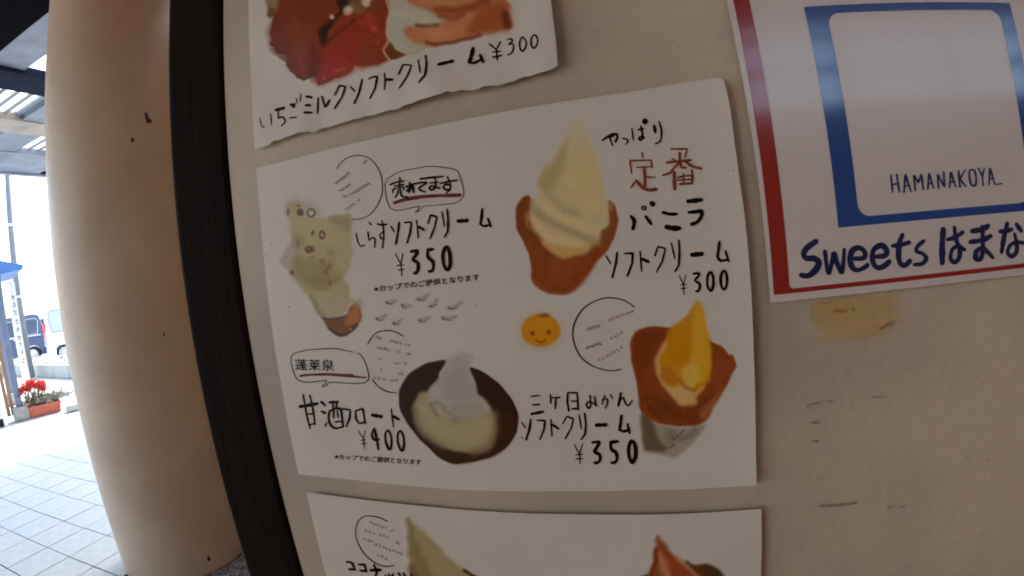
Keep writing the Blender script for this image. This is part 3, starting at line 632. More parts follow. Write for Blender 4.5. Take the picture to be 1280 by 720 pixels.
pn = Pen(f2); pn.crop(740, 140, 8, [(20,[(105,288),(150,255),(205,228),(245,225),(256,255),(235,300)]),(14,[(172,250),(205,335)],False),(26,[(172,252),(222,232)],False),
 (14,[(310,268),(350,278),(358,300),(340,328)]),(13,[(398,172),(413,286)],False),(16,[(462,182),(512,172)],False),(17,[(488,150),(500,210),(505,262),(485,286),(468,268),(490,250),(522,262)]),(54,[(530,99)]),
 (22,[(620,145),(632,208)],False),(15,[(668,100),(692,190),(682,290),(635,322)])])
pn.build('lettering', I, s2, 'small handwritten やっぱり')
pn = Pen(f2, .00004); pn.crop(750, 180, 8, [(70,[(330,200),(440,200),(500,210)]),(80,[(440,240),(450,420),(520,440)]),(60,[(350,380),(400,430)]),(80,[(740,180),(850,190),(920,220)]),(80,[(740,260),(750,420)]),(120,[(790,330),(890,340)])])
pn.build('lettering_halo', 'halo', s2)
pn = Pen(f2); pn.crop(750, 180, 8, [(14,[(420,85),(428,138)],False),(15,[(316,296),(300,170),(510,165),(520,238)],False),(13,[(368,236),(515,230)],False),(24,[(440,240),(448,330),(446,425)]),(14,[(455,335),(548,335)],False),(16,[(308,438),(365,365)],False),(26,[(365,372),(420,430),(480,462),(560,455)]),
 (14,[(705,54),(868,52),(845,138)],False),(20,[(665,188),(780,178),(905,165)]),(22,[(795,92),(798,180),(815,235),(855,240)]),(18,[(790,190),(740,240),(700,290),(625,315)]),(22,[(850,175),(920,225),(1008,250)]),(26,[(740,290),(740,370),(746,455)]),(16,[(770,340),(830,325),(915,318)]),(20,[(918,265),(922,330),(918,395),(800,402)],False),(15,[(832,300),(838,395)],False),(16,[(720,150),(790,200)],False),(14,[(770,365),(905,355)],False)])
pn.build('lettering', 'red_ink', s2, 'large red-brown handwritten 定番')
pn = Pen(f2); pn.crop(750, 240, 8, [(32,[(312,245),(342,290),(330,365)]),(27,[(458,248),(512,320)],False),(14,[(425,148),(448,148),(458,165),(440,180),(420,168),(425,148)]),(46,[(518,116),(526,122)]),
 (26,[(628,205),(690,222),(765,222)]),(42,[(665,350),(720,362),(790,364)]),(36,[(880,95),(1010,80)],False),(30,[(885,205),(960,198),(1008,195),(1010,240),(970,300),(915,322)])])
pn.build('lettering', I, s2, 'large handwritten バニラ')
def softcream(pn, L): pn.crop(*L)
pn = Pen(f2); pn.crop(750, 290, 8, [(13,[(62,240),(108,315)],False),(19,[(172,203),(160,310),(125,450)],False),(19,[(245,215),(328,212),(322,310),(275,435)],False),(14,[(400,195),(415,390)],False),(24,[(420,268),(485,298)],False),(15,[(548,235),(578,145),(652,165),(622,290),(560,402)],False),(13,[(710,110),(745,265)],False),(18,[(785,85),(792,200),(785,325),(750,390)],False)])
pn.stroke(48/8, [(750+918/8,290+228/8),(750+1012/8,290+218/8)], False, 1.0)
pn.crop(800, 290, 8, [(24,[(790,98),(780,180),(770,240)],False),(22,[(768,245),(802,285),(872,275)]),(18,[(848,190),(880,292)],False)]); pn.build('lettering', I, s2, 'handwritten ソフトクリーム under バニラ')
pn = Pen(f2); pn.crop(800, 290, 8, [(9,[(390,435),(428,515)],False),(9,[(456,430),(432,515),(436,622)],False),(9,[(402,527),(458,520)],False),(9,[(405,565),(458,558)],False),
 (20,[(535,415),(588,412),(575,445),(545,482),(590,515),(592,560),(572,592),(556,588)]),(21,[(700,395),(670,450),(672,540),(704,584),(728,530),(726,450),(700,395)]),(22,[(832,384),(804,440),(806,530),(836,572),(862,520),(860,430),(832,384)])])
pn.build('price_lettering', I, s2, 'handwritten price ¥300 under バニラソフトクリーム')
pn = Pen(f2); pn.crop(640, 370, 8, [(11,[(1220,105),(1130,45),(1020,18),(920,20),(800,62),(700,140),(635,250),(610,360),(625,470),(680,590),(760,665),(850,712),(980,742),(1088,728)])]); pn.build('drawn_circle', 'thin_ink', s2, 'open circle right of the smiling orange')
pn = Pen(f2); faint_text(pn, Cc(640,370,8,[(960,240,1220,140,8),(980,430,1110,350,4),(860,645,1110,500,7)]), 3.6); pn.build('faint_note', 'faint', s2, 'faded note in the circle beside the orange')
pn = Pen(f2); faint_text(pn, Cc(640,370,8,[(745,330,900,285,6),(745,515,890,465,6)]), 4.6); pn.build('faint_note', 'faint_dark', s2, 'darker words of the faded note in the circle beside the orange')
pn = Pen(f2); pn.crop(645, 480, 8, [(13,[(155,118),(238,110)],False),(15,[(170,204),(240,200)],False),(24,[(162,294),(272,272)],False),(13,[(345,100),(352,188)],False),(14,[(352,134),(442,130)],False),(16,[(402,138),(395,238)],False),
 (17,[(520,82),(515,170),(530,262)],False),(15,[(520,82),(612,82),(624,250)],False),(14,[(560,165),(612,165)],False),(17,[(562,242),(625,240)],False),
 (14,[(740,110),(748,180),(738,236),(708,212),(718,172),(760,180),(812,212)]),(13,[(788,120),(800,212)],False),(12,[(860,152),(905,140),(915,180),(892,235)]),(12,[(888,105),(862,195)],False),(13,[(945,100),(966,136)],False),
 (20,[(1048,85),(1024,215)],False),(14,[(1034,175),(1070,130),(1092,180),(1125,210),(1160,160)])])
pn.build('lettering', I, s2, 'handwritten 三ケ日みかん')
pn = Pen(f2); pn.crop(645, 480, 8, [(12,[(60,380),(98,432)],False),(19,[(150,350),(136,450),(105,550)],False),(17,[(215,357),(292,362),(282,450),(243,545)],False),(13,[(350,350),(362,515)],False),(21,[(368,402),(425,440)],False),(13,[(470,390),(510,318),(575,345),(555,430),(495,540)],False),(12,[(632,305),(655,442)],False),(17,[(688,290),(700,400),(692,495),(655,545)],False),
 (24,[(1055,312),(1038,440)],False),(23,[(1032,448),(1075,466),(1132,450)]),(20,[(1115,395),(1136,485)],False)])
pn.stroke(38/8, [(645+805/8,480+404/8),(645+895/8,480+402/8)], False, 1.0); pn.build('lettering', I, s2, 'handwritten ソフトクリーム under 三ケ日みかん')
pn = Pen(f2); pn.crop(670, 505, 8, [(10,[(385,400),(432,490)],False),(10,[(468,395),(436,490),(443,592)],False),(10,[(402,502),(468,496)],False),(11,[(402,543),(468,538)],False),
 (27,[(568,378),(632,374),(610,425),(590,470),(635,500),(642,548),(615,580),(592,578)]),(27,[(815,368),(748,374)],False),(27,[(746,374),(755,445),(800,480),(812,535),(790,575),(758,578)]),
 (30,[(962,360),(928,420),(932,520),(962,574),(994,520),(992,420),(962,360)])])
pn.build('price_lettering', I, s2, 'handwritten price ¥350 left of the orange soft cream cone')
for w_, q_ in ((1.7,(916,213.5)),(1.5,(596,380.5)),(1.4,(341,305)),(1.4,(334,318.5)),(1.7,(362,383)),(2.2,(653,546))): pn = Pen(f2); pn.stroke(w_, [q_]); pn.build('black_speck', I, s2)

# ---- top sheet (strawberry milk)
s1 = sheet_root((500, 60), 'top menu sheet with strawberries, its lower edge torn, priced ¥300')
fb = bulge_fn(11, .0010, .0009)
TORN = [(320,187.5),(345,178),(366,170),(392,164),(419,158),(443,150),(466,144),(482,140.6),(500,136),(513,131),(524,128),(535,124),(555,119),(576,115.6),(600,113),(606,109.5),(622,108),(640,103),(654,98),(672,94),(691,89),(698,84)]
zt = W([(320,187.5),(698,84)]); _r = np.random.default_rng(3); TORN = [tuple(q_ + [0, (_r.normal(0, .9) if 2 < i_ < 58 else 0)]) for i_, q_ in enumerate(resamp(TORN, 62))]
def f1(x, z):
    x = np.asarray(x); zb = np.interp(x, [zt[0,0], zt[1,0]], [zt[0,1], zt[1,1]])
    h = np.clip(np.asarray(z)-zb, 0, 1)
    return fb(x, z) + .0007*np.exp(-(h/.03)**2)*np.sin(x*95+40*np.asarray(z))*np.sin(x*41+1) + .0004*np.sin(x*38+60*np.asarray(z)) + .0018*np.exp(-(h/.018)**2)*(.6+.3*np.sin(x*33)+.2*np.sin(x*83+1)) + .002*np.exp(-((x-zt[1,0])/.02)**2)
top = EYE[2] + .44
Lp = np.r_[W([(320,187.5),(317,140),(314,84),(312.8,20)]), [[float(W((312.8,0))[0,0])-.001, top]]]
Rp = np.r_[W([(698,84),(696,56),(692,25),(689,0)]), [[float(W((689,0))[0,0])-.004, top]]]
coons_sheet('paper', Lp, Rp, np.array([Lp[-1], Rp[-1]]), W(TORN), f1, 'paper', s1, 110, 60, thick=.0003)
def col_straw():
    p = Picture(322, -46, 660, 116, 1.4, .6); A = lambda x, y: (320+x/8, y/8); B = lambda x, y: (320+x/8, 80+y/8); C = lambda x, y: (440+x/8, 40+y/8); D = lambda x, y: (540+x/8, 30+y/8); E_ = lambda x, y: (480+x/8, y/8)
    out = [(337,-40),A(125,-40),A(130,150),A(150,175),A(205,175),A(170,245),A(158,330),A(165,400),A(148,440),A(200,470),A(215,530),A(260,545),A(312,540),A(325,640),B(350,70),B(420,135),B(490,160),B(600,115),B(635,212),B(800,160),B(950,105),B(985,70),B(1010,20),B(1060,25),B(1140,42),C(180,360),C(360,305),C(540,250),C(650,215),C(780,170),C(1000,115),D(240,185),D(560,115),D(800,50),E_(1270,235),E_(1230,110),E_(1275,60),E_(1215,0),(630,-40)]
    p.poly(out, (86,32,12), .9, smooth=False)
    p.poly([A(160,300),A(300,250),A(500,270),A(600,380),A(560,540),A(430,600),A(200,480)], (94,38,22), 9, .7)
    p.poly([A(560,560),A(700,420),A(900,180),A(1090,130),A(1290,250),A(1340,560),A(1150,670),B(1000,20),B(950,100),B(640,205),B(610,90)], (103,30,17), 7, .95)
    p.poly([A(680,560),A(900,500),A(1150,400),A(1200,560),B(960,40),B(700,140)], (108,27,16), 10, .7)
    p.poly([C(200,0),C(350,20),C(340,200),C(360,295),C(180,350),C(60,330),C(100,150)], (92,36,16), 6, .8)
    p.poly([A(830,0),A(1000,-40),A(980,60),A(860,160),A(760,300),A(700,470),A(660,420),A(650,290),A(760,210),A(840,130)], (30,16,8), 2.5, .92)
    p.poly([A(960,20),A(1090,30),A(1110,120),A(1020,150),A(960,100)], (92,66,40), 4, .8); p.poly([A(960,-40),A(1270,-40),A(1280,70),A(1120,120),A(1000,40)], (84,46,22), 5, .6)
    for x, y, a_, b_ in ((775,180,2.8,3.4),(935,115,6.5,5.5),(1110,40,4.5,6),(1150,5,6,3)): p.ell(*A(x, y), a_, b_, (150,126,108), .45, .9, rot=-.7)
    p.ell(*A(1195,300), 4.5, 4.5, (140,54,40), .6, .7); p.ell(*A(1150,200), 6, 8, (128,52,24), .8, .5); p.ell(*A(1140,95), 2, 2, (74,30,14), .5, .8)
    p.poly([A(125,-40),A(240,-40),A(235,60),A(200,150),A(140,150)], (104,84,62), 3.5, .85); p.poly([A(135,90),A(200,100),A(195,172),A(140,170)], (66,40,24), 3, .7)
    p.ell(*B(830,72), 6, 1.8, (146,66,48), .7, .6, rot=-.1); p.ell(*B(690,140), 2, 3, (136,60,34), .7, .5)
    rs_ = np.random.default_rng(31)
    for k in range(46):
        u, v = rs_.uniform(0, 1, 2); x = 395+u*90; y = 12+v*78
        if (x-395)*.9+y < 40 or x > 482: continue
        p.ell(x, y, 1.1, .8, (150,78,26), .7, .55, rot=-.6); p.ell(x+.9, y+.9, 1.3, .8, (74,20,12), .8, .45)
    for x, y, a_ in ((352,45,.3),(358,70,.2),(372,30,.5),(380,82,.2),(366,96,.1),(455,30,-.3),(470,52,-.2),(432,88,.1)): p.ell(x, y, 7, 1.6, (122,60,42), .9, .35, rot=a_+.8)
    p.poly([(342,26),(352,24),(366,60),(372,100),(360,104),(350,84),(341,60)], (70,26,14), 7, .6, False)
    p.poly([(392,55),(404,75),(396,100),(384,96),(388,76)], (66,22,10), 6, .7, False); p.line([(404,60),(416,50),(428,40),(446,26)], 2.5, (62,22,10), 3, .7)
    # glass and cream swirl
    gl = [(488,-40),E_(60,0),E_(75,160),E_(40,240),E_(40,330),E_(60,420),E_(110,500),E_(240,565),C(540,250),D(0,245),D(240,185),D(560,115),D(800,50),E_(1270,235),E_(1230,110),E_(1275,60),E_(1215,0),(630,-40)]
    p.poly(gl, (126,114,94), 1.6, 1, smooth=False)
    p.poly([E_(80,150),E_(220,130),E_(300,260),E_(210,340),E_(230,450),E_(420,500),E_(250,565),E_(100,480),E_(50,380)], (126,118,104), 6, .8)
    sw = (124,70,42)
    p.poly([E_(240,0),E_(330,70),E_(450,120),E_(540,150),E_(620,190),E_(760,195),E_(850,170),E_(1200,120),E_(1230,110),E_(1275,60),E_(1215,-20),(620,-40),(500,-40)], sw, 4, .92)
    p.poly([E_(220,290),E_(300,270),E_(450,275),E_(560,245),E_(640,200),E_(800,185),E_(1230,120),E_(1270,290),E_(1000,350),E_(680,440),E_(480,470),E_(330,440),E_(230,370)], (132,76,46), 3.5, .93)
    p.line([E_(330,255),E_(420,272),E_(540,255)], 3, (78,46,22), 2.5, .85); p.line([E_(540,100),E_(660,110),E_(780,105),E_(900,75),E_(1050,20)], 6, (100,42,18), 5, .85); p.line([E_(570,170),E_(700,190),E_(800,165)], 5, (98,44,20), 4, .7)
    p.poly([E_(300,0),E_(420,60),E_(600,80),E_(760,60),E_(900,0),E_(700,-60)], (134,84,52), 5, .8); p.poly([E_(420,330),E_(560,290),E_(700,320),E_(640,390),E_(480,400)], (144,92,66), 7, .7)
    p.poly([E_(1000,80),E_(1230,60),E_(1270,290),E_(1080,330),E_(850,350),E_(880,230)], (106,46,20), 7, .75); p.poly([E_(1190,130),E_(1240,130),E_(1275,230),E_(1270,285),E_(1200,280)], (60,28,12), 4, .8)
    p.line([E_(430,440),E_(560,450),E_(700,430),E_(980,362)], 3, (84,36,14), 2.5, .8); p.line([E_(100,130),E_(200,140),E_(320,190),E_(450,230)], 5, (134,122,98), 5, .6)
    p.poly([E_(70,430),E_(130,500),E_(230,560),E_(140,595),E_(60,610),E_(40,570),E_(35,520)], (72,38,16), 1.6, .95, smooth=False)
    p.line([E_(40,-20),E_(50,60),E_(75,160),E_(42,240),E_(42,340),E_(60,420),E_(25,490),E_(20,540),E_(45,590),E_(80,620)], 1.8, (150,112,94), 1.2, .85)
    for q in ((A(225,530),A(300,540)),(A(150,440),A(200,470)),(B(420,135),B(490,160)),(B(490,160),B(600,115)),(B(635,208),B(780,165))): p.line(list(q), 1.6, (42,20,10), 1.2, .8)
    p.grain(.03, seed=2); return p
col_straw().build('printed_picture', f1, s1, 'printed photo of dark red strawberries beside a pink cream swirl')
pn = Pen(f1); pn.crop(320, 80, 8, [(9,[(54,548),(60,592),(78,632),(102,630)]),(10,[(155,498),(164,560),(168,608)]),(24,[(208,466),(290,443)],False),(13,[(236,478),(236,545),(270,532),(303,560),(298,595),(270,622)]),
 (24,[(362,412),(398,410),(385,435)],False),(9,[(412,345),(424,392)],False),(9,[(458,305),(455,378)],False),(11,[(352,546),(418,540)],False),
 (20,[(512,328),(565,338)],False),(20,[(512,416),(553,418)],False),(20,[(502,490),(570,492)],False),(14,[(632,348),(628,495)],False),(15,[(672,332),(685,385),(705,440),(750,365)],False),
 (14,[(800,315),(848,225),(908,232),(880,325),(800,450)],False),(14,[(957,235),(1002,280)],False),(18,[(1078,165),(1045,290),(998,398)],False),(17,[(1147,158),(1190,138),(1232,138),(1208,250),(1157,348)],False)])
pn.crop(440, 40, 8, [(14,[(342,425),(350,505),(342,585)],False),(22,[(352,488),(422,487)],False),(14,[(485,432),(525,338),(612,345),(572,450),(492,572)],False),(13,[(676,290),(700,418)],False),(18,[(750,250),(760,330),(752,440),(692,515)],False)])
pn.stroke(34/8, [(440+882/8,40+336/8),(440+1015/8,40+302/8)], False, 1.0)
pn.crop(540, 30, 8, [(32,[(420,255),(405,320),(385,392)],False),(22,[(385,395),(430,400),(492,370)]),(26,[(490,322),(520,388)],False)])
pn.build('lettering', I, s1, 'handwritten line reading いちごミルクソフトクリーム')
pn = Pen(f1); pn.crop(540, 30, 8, [(14,[(582,210),(650,265),(690,188)],False),(15,[(650,265),(660,370)],False),(13,[(615,290),(690,280)],False),(15,[(612,342),(700,325)],False),
 (12,[(762,166),(800,160),(808,185),(770,214),(815,212),(822,255),(800,298),(762,320)]),(13,[(908,145),(884,195),(890,260),(915,284),(945,242),(945,185),(908,145)]),(13,[(1035,125),(1002,160),(1000,220),(1025,260),(1058,222),(1062,165),(1035,125)])])
pn.build('price_lettering', I, s1, 'handwritten price ¥300 ending the strawberry milk line')

# ---- bottom sheet (coconut)
s3 = sheet_root((650, 700), 'lowest menu sheet reading ココナ, its ice creams cut off by the frame')
f3 = bulge_fn(17, .0006, .0008); bot = EYE[2] - .50
Lp = np.r_[[[float(W((408,717))[0,0])-.003, bot]], W([(409,720),(401,688),(393.7,658),(388,632),(384,614.5)])]
Rp = np.r_[[[float(W((950.8,719))[0,0])+.002, bot]], W([(950.8,719),(951.4,690),(951.8,660),(951,635)])]
Tp = W([(384,614.5),(430,620.5),(472.5,625.8),(530,632),(585,637),(650,640.5),(717,641.9),(770,642.2),(822.8,641.8),(860,640.6),(893,639),(925,636.8),(951,635)])
coons_sheet('paper', Lp, Rp, Tp, np.array([Lp[0], Rp[0]]), f3, 'paper', s3, 90, 30)
p = Picture(498, 640, 640, 760, 1.3, .8); A = lambda x, y: (420+x/7.11, 630+y/7.11)
p.poly([A(645,130),A(700,170),A(800,260),A(900,350),A(1000,470),A(1120,560),A(1220,640),A(1400,800),A(1400,950),A(600,950),A(660,640),A(655,400)], (108,92,62), 4, .95)
p.poly([A(640,140),A(680,200),A(760,400),A(860,640),A(760,800),A(690,640),A(660,420)], (94,78,46), 5, .8); p.poly([A(740,250),A(900,400),A(1060,560),A(1000,700),A(860,560)], (116,100,66), 8, .7)
p.line([A(1150,590),A(1190,610),A(1240,640),A(1300,700)], 3.5, (40,26,16), 2, .9, True); p.line([A(680,560),A(710,640),A(760,750)], 6, (74,52,32), 6, .6); p.grain(.03, seed=12)
p.build('printed_picture', f3, s3, 'printed photo of the pointed top of a pale coconut cream')
p = Picture(790, 655, 930, 760, 1.3, .8); A = lambda x, y: (760+x/8, 640+y/8)
p.poly([A(820,540),A(880,515),A(1000,515),A(1100,550),A(1150,620),A(1180,760),A(900,760)], (48,28,14), 2.5, .95); p.poly([A(840,540),A(940,540),A(960,700),A(850,640)], (82,36,12), 5, .8)
p.poly([A(505,220),A(480,280),A(470,380),A(430,560),A(400,640),A(380,900),A(1000,900),A(900,640),A(800,530),A(700,450),A(620,380),A(560,300)], (98,48,22), 4, .95)
p.poly([A(505,330),A(560,380),A(680,470),A(780,560),A(860,680),A(700,900),A(600,560),A(500,420)], (110,42,20), 5, .8); p.poly([A(500,370),A(540,400),A(600,520),A(640,700),A(560,640),A(500,480)], (138,84,56), 5, .85)
p.line([A(480,360),A(470,480),A(430,640)], 4, (78,30,12), 3, .7); p.ell(*A(595,405), 2.5, 2, (84,34,14), .6, .7); p.line([A(690,440),A(780,520),A(900,640)], 4, (130,92,62), 4, .7, True)
p.line([A(785,495),A(830,535)], 3, (62,40,24), 2.5, .8, True); p.line([A(330,635),A(390,625)], 2.5, (50,32,20), 2, .8, True); p.grain(.03, seed=13)
p.build('printed_picture', f3, s3, 'printed photo of the tip of a red-orange soft cream')
pn = Pen(f3); pn.crop(420, 630, 7.11, [(8,[(462,147),(400,116),(310,99),(250,108),(200,155),(182,230),(195,320),(250,420),(320,490),(400,535),(470,545),(522,536)])]); pn.build('drawn_circle', 'thin_ink', s3, 'small open circle above ココナ')
pn = Pen(f3); faint_text(pn, Cc(420,630,7.11,[(300,150,520,230,8),(260,225,480,290,7),(240,300,340,330,3),(350,350,600,440,8),(530,330,580,345,2)]), 3.0); pn.build('faint_note', 'faint', s3, 'faded note inside the small circle')
pn = Pen(f3); faint_text(pn, Cc(420,630,7.11,[(365,440,475,480,3)]), 3.4); pn.build('faint_note', 'faint_dark', s3)
pn = Pen(f3); pn.crop(420, 630, 7.11, [(17,[(105,505),(148,510),(165,540),(176,576)],False),(17,[(125,568),(178,574)],False),(17,[(210,527),(262,530),(280,590)],False),(17,[(225,580),(282,588)],False),(22,[(318,578),(405,576)],False),(18,[(345,532),(368,590),(355,650)]),
 (15,[(445,622),(462,640)],False),(14,[(475,612),(492,634)],False),(15,[(515,610),(500,660),(480,680)],False),(15,[(562,604),(582,632)],False),(15,[(605,604),(622,630)],False),(16,[(680,612),(668,650),(640,690)],False),(17,[(200,690),(300,700)],False)])
pn.build('lettering', I, s3, 'handwritten line starting ココナッツ')

# ================================================================== THE RED, WHITE AND BLUE SIGN ON THE RIGHT
sg = empty('shop_sign', (0, 0, 0), 0, 'glossy white sign with red border and blue frame lettered Sweets はまな', 'sign')
fs_ = bulge_fn(23, .0005, .0011)
fs = lambda x, z: fs_(x, z)
bl = W((962.3,378.3))[0]; tl = W((904,0))[0]; br_ = W((1280,343))[0]
fo_l = W([(1003,12),(1048,285)]); fo_r = W([(1265,3),(1279.5,120)]); cx = .5*(fo_l[:,0].mean()+fo_r[:,0].mean())
XL, XR = float(bl[0]), float(2*cx-bl[0]); ZB = float(bl[1]); ZT = EYE[2]+.52
slope = (br_[1]-bl[1])/(br_[0]-bl[0])
coons_sheet('board', np.array([[XL,ZB],[tl[0],ZT]]), np.array([[XR,ZB+slope*(XR-XL)],[XR,ZT]]), np.array([[tl[0],ZT],[XR,ZT]]), np.array([[XL,ZB],[XR,ZB+slope*(XR-XL)]]), fs, 'sign_paper', sg, 90, 80, thick=.0006)
def flat_print(name, loops, fn, off, m, parent, label=None, closed=True):
    """Ring between two outlines with the same number of points (wall metres), or a filled fan."""
    vs, fc = [], []
    if len(loops) == 2:
        A_, B_ = loops; n = len(A_); K = 6
        for k in range(K+1): vs += [tuple(a+(b-a)*k/K) for a, b in zip(A_, B_)]
        for k in range(K):
            for i in range(n if closed else n-1): j = (i+1) % n; fc.append((k*n+i, k*n+j, (k+1)*n+j, (k+1)*n+i))
    q = np.array(vs); q = np.c_[q[:, 0], YW - fn(q[:, 0], q[:, 1]) - off, q[:, 1]]
    me = bpy.data.meshes.new(name); me.from_pydata(q.tolist(), [], fc)
    for p_ in me.polygons: p_.use_smooth = True
    o = link(name, me, parent, m)
    if label: o['label'] = label
    return o
def rrect(x0, x1, z0, z1, r, n=8, seg=26):
    P = []
    for cx_, cz, a0 in ((x1-r, z1-r, 0), (x0+r, z1-r, 90), (x0+r, z0+r, 180), (x1-r, z0+r, 270)):
        P += [np.array([cx_+r*math.cos(rad(a0+90*i/n)), cz+r*math.sin(rad(a0+90*i/n))]) for i in range(n+1)]
    R2 = []
    for a, b in zip(P, P[1:]+P[:1]):
        k = seg if np.hypot(*(b-a)) > .05 else 1
        R2 += [a+(b-a)*i/k for i in range(k)]
    return R2
# red border (left and bottom in view, the others mirror it above and right of the frame)
ro = W([(914,0),(968,368)]); ri = W([(933.5,0),(988,360.5)]); x_o, x_i = ro[:,0].mean(), ri[:,0].mean()
zb_o = W((968,368.3))[0,1]; zb_i = W((988,360.5))[0,1]
sk = lambda P: [np.array([p_[0], p_[1] + slope*(p_[0]-XL)*min(1, max(0, 1-(p_[1]-zb_i)/.12))]) for p_ in P]
flat_print('red_border', (sk(rrect(x_o, 2*cx-x_o, zb_o, ZT-.02, .0012)), sk(rrect(x_i, 2*cx-x_i, zb_i, ZT-.03, .0035))), fs, .00025, 'sign_red', sg)
# blue frame round the white panel
zt_o = W([(1003,12),(1265,3)])[:,1].mean(); zb_f = W([(1048,285),(1279,263.3)])[:,1].mean()
xl_i = W([(1040,60),(1060,170),(1069,230)])[:,0].mean(); xr_i = W([(1251,40),(1271,125)])[:,0].mean(); zt_i = W([(1100,15.5),(1180,13)])[:,1].mean(); zb_i2 = W([(1110,268.5),(1240,256)])[:,1].mean()
flat_print('blue_frame', (rrect(fo_l[:,0].mean(), fo_r[:,0].mean(), zb_f, zt_o, .001), rrect(xl_i, xr_i, zb_i2, zt_i, .0105)), fs, .0003, 'blue', sg)
pn = Pen(fs, .0003); pn.crop(990, 270, 8, [(42,[(228,255),(150,310),(108,370),(130,420),(215,425),(260,470),(215,550),(150,596),(85,590)]),
 (32,[(320,355),(335,480),(358,570),(395,440),(410,375),(440,470),(485,560),(505,440),(512,335)]),
 (38,[(615,425),(700,420),(722,380),(690,330),(640,318),(590,350),(570,430),(590,510),(640,540),(700,520),(742,490)]),
 (38,[(830,405),(915,395),(935,350),(900,300),(860,298),(808,335),(790,410),(812,490),(860,518),(920,490),(958,455)]),
 (38,[(1090,190),(1065,260),(1052,380),(1068,470),(1115,492),(1165,450)]),(32,[(992,298),(1070,290),(1155,265)])], gain=1.12)
pn.crop(1120, 250, 8, [(30,[(262,410),(205,460),(190,510),(250,535),(288,580),(250,635),(170,645)]),
 (42,[(458,295),(446,450),(448,628)],False),(34,[(500,395),(570,375),(650,325)]),(32,[(568,272),(585,400),(620,480),(618,570),(572,622),(530,580),(550,490),(610,465),(668,495)]),
 (38,[(748,312),(850,292),(905,258)]),(36,[(730,420),(850,400),(930,360)]),(34,[(848,270),(850,400),(852,500),(830,585),(782,580),(790,510),(850,480),(900,520),(950,575)]),
 (34,[(1028,315),(1080,310),(1138,295)]),(34,[(1098,235),(1065,380),(1042,520)]),(34,[(1192,245),(1238,310)],False),(30,[(1172,340),(1192,440),(1190,520),(1142,562),(1102,525),(1125,455),(1190,420),(1258,430)])], gain=1.08)
pn.build('lettering', 'navy', sg, 'bold navy handwriting reading Sweets はまな')
pn = Pen(fs, .0003); pn.crop(1100, 190, 8, [(17,[(98,240),(115,405)],False),(17,[(155,230),(182,402)],False),(14,[(108,330),(170,318)],False),(17,[(228,402),(240,225),(298,398)],False),(13,[(236,345),(282,335)],False),
 (16,[(340,385),(325,230),(370,310),(400,225),(420,375)],False),(15,[(465,372),(475,212),(522,362)],False),(12,[(470,322),(508,312)],False),(15,[(572,365),(560,222),(630,350),(622,200)],False),(15,[(680,358),(692,198),(742,348)],False),(12,[(685,305),(728,298)],False),
 (16,[(785,352),(770,190)],False),(14,[(835,185),(782,272),(845,348)],False),(16,[(905,180),(878,195),(880,260),(900,332),(940,330),(944,250),(928,190),(905,180)]),(14,[(970,165),(1010,245)],False),(14,[(1030,165),(1010,245),(1018,337)],False),(15,[(1075,328),(1085,160),(1135,325)],False),(12,[(1080,272),(1118,265)],False),(11,[(1142,326),(1205,318)],False)], gain=1.05)
pn.build('lettering', 'navy_thin', sg, 'narrow capitals HAMANAKOYA_')

# ================================================================== GROUND
b = MB(); b.add([(-60,-40,-.012),(60,-40,-.012),(60,80,-.012),(-60,80,-.012)], [(0,1,2,3)])
o = b.build('ground', 'ground'); tag(o, kind='structure')
b = MB(); b.box((-7.75, .3, -.011), (-2.85, 3.9, -.004)); o = b.build('pavement', 'mortar'); tag(o, kind='structure')
tile_me = None; pitch = .33; T0 = -3.37
for i in range(-14, 2):
    for j in range(-3, 7):
        x1 = T0 + pitch*i; x0 = x1 - pitch; y0 = 1.545 + .335*j; y1 = y0 + .335
        if x0 < -7.7 or x1 > -2.86 or y0 < .5 or y1 > 3.9: continue
        cx_, cy_ = (x0+x1)/2, (y0+y1)/2
        if math.hypot(cx_+2.879, cy_-1.984) < .30: continue
        if tile_me is None:
            t = MB(); t.box((-pitch/2+.004, -.1675+.004, -.004), (pitch/2-.004, .1675-.004, .004), .002); tile_me = t.mesh('tile')
        q = link('tile', tile_me, bpy.data.objects['pavement'], 'tile'); q.location = (cx_, cy_, rng.uniform(-.0012, .0012)); q.rotation_euler = (rng.uniform(-.002, .002), rng.uniform(-.002, .002), rng.uniform(-.004, .004))
# gravel at the foot of the column
vs, fc = [], []
octv = np.array([(1,0,0),(-1,0,0),(0,1,0),(0,-1,0),(0,0,1),(0,0,-1)], float); octf = [(0,2,4),(2,1,4),(1,3,4),(3,0,4),(2,0,5),(1,2,5),(3,1,5),(0,3,5)]
for k in range(7500):
    x, y = rng.uniform(-2.84, -1.75), rng.uniform(1.15, 2.75)
    s_ = rng.uniform(.006, .013); ang = rng.uniform(0, 3.14); c_, sn = math.cos(ang), math.sin(ang)
    P = octv*np.array([s_, s_*rng.uniform(.6, 1), s_*rng.uniform(.4, .7)]) + rng.normal(0, s_*.12, (6, 3))
    P = np.c_[P[:, 0]*c_-P[:, 1]*sn+x, P[:, 0]*sn+P[:, 1]*c_+y, P[:, 2]+rng.uniform(-.004, .006)]
    n0 = len(vs); vs += P.tolist(); fc += [tuple(i+n0 for i in f) for f in octf]
me = bpy.data.meshes.new('gravel'); me.from_pydata(vs, [], fc); tag(link('gravel', me, None, 'pebble'), 'pale grey gravel at the foot of the column', kind='stuff')

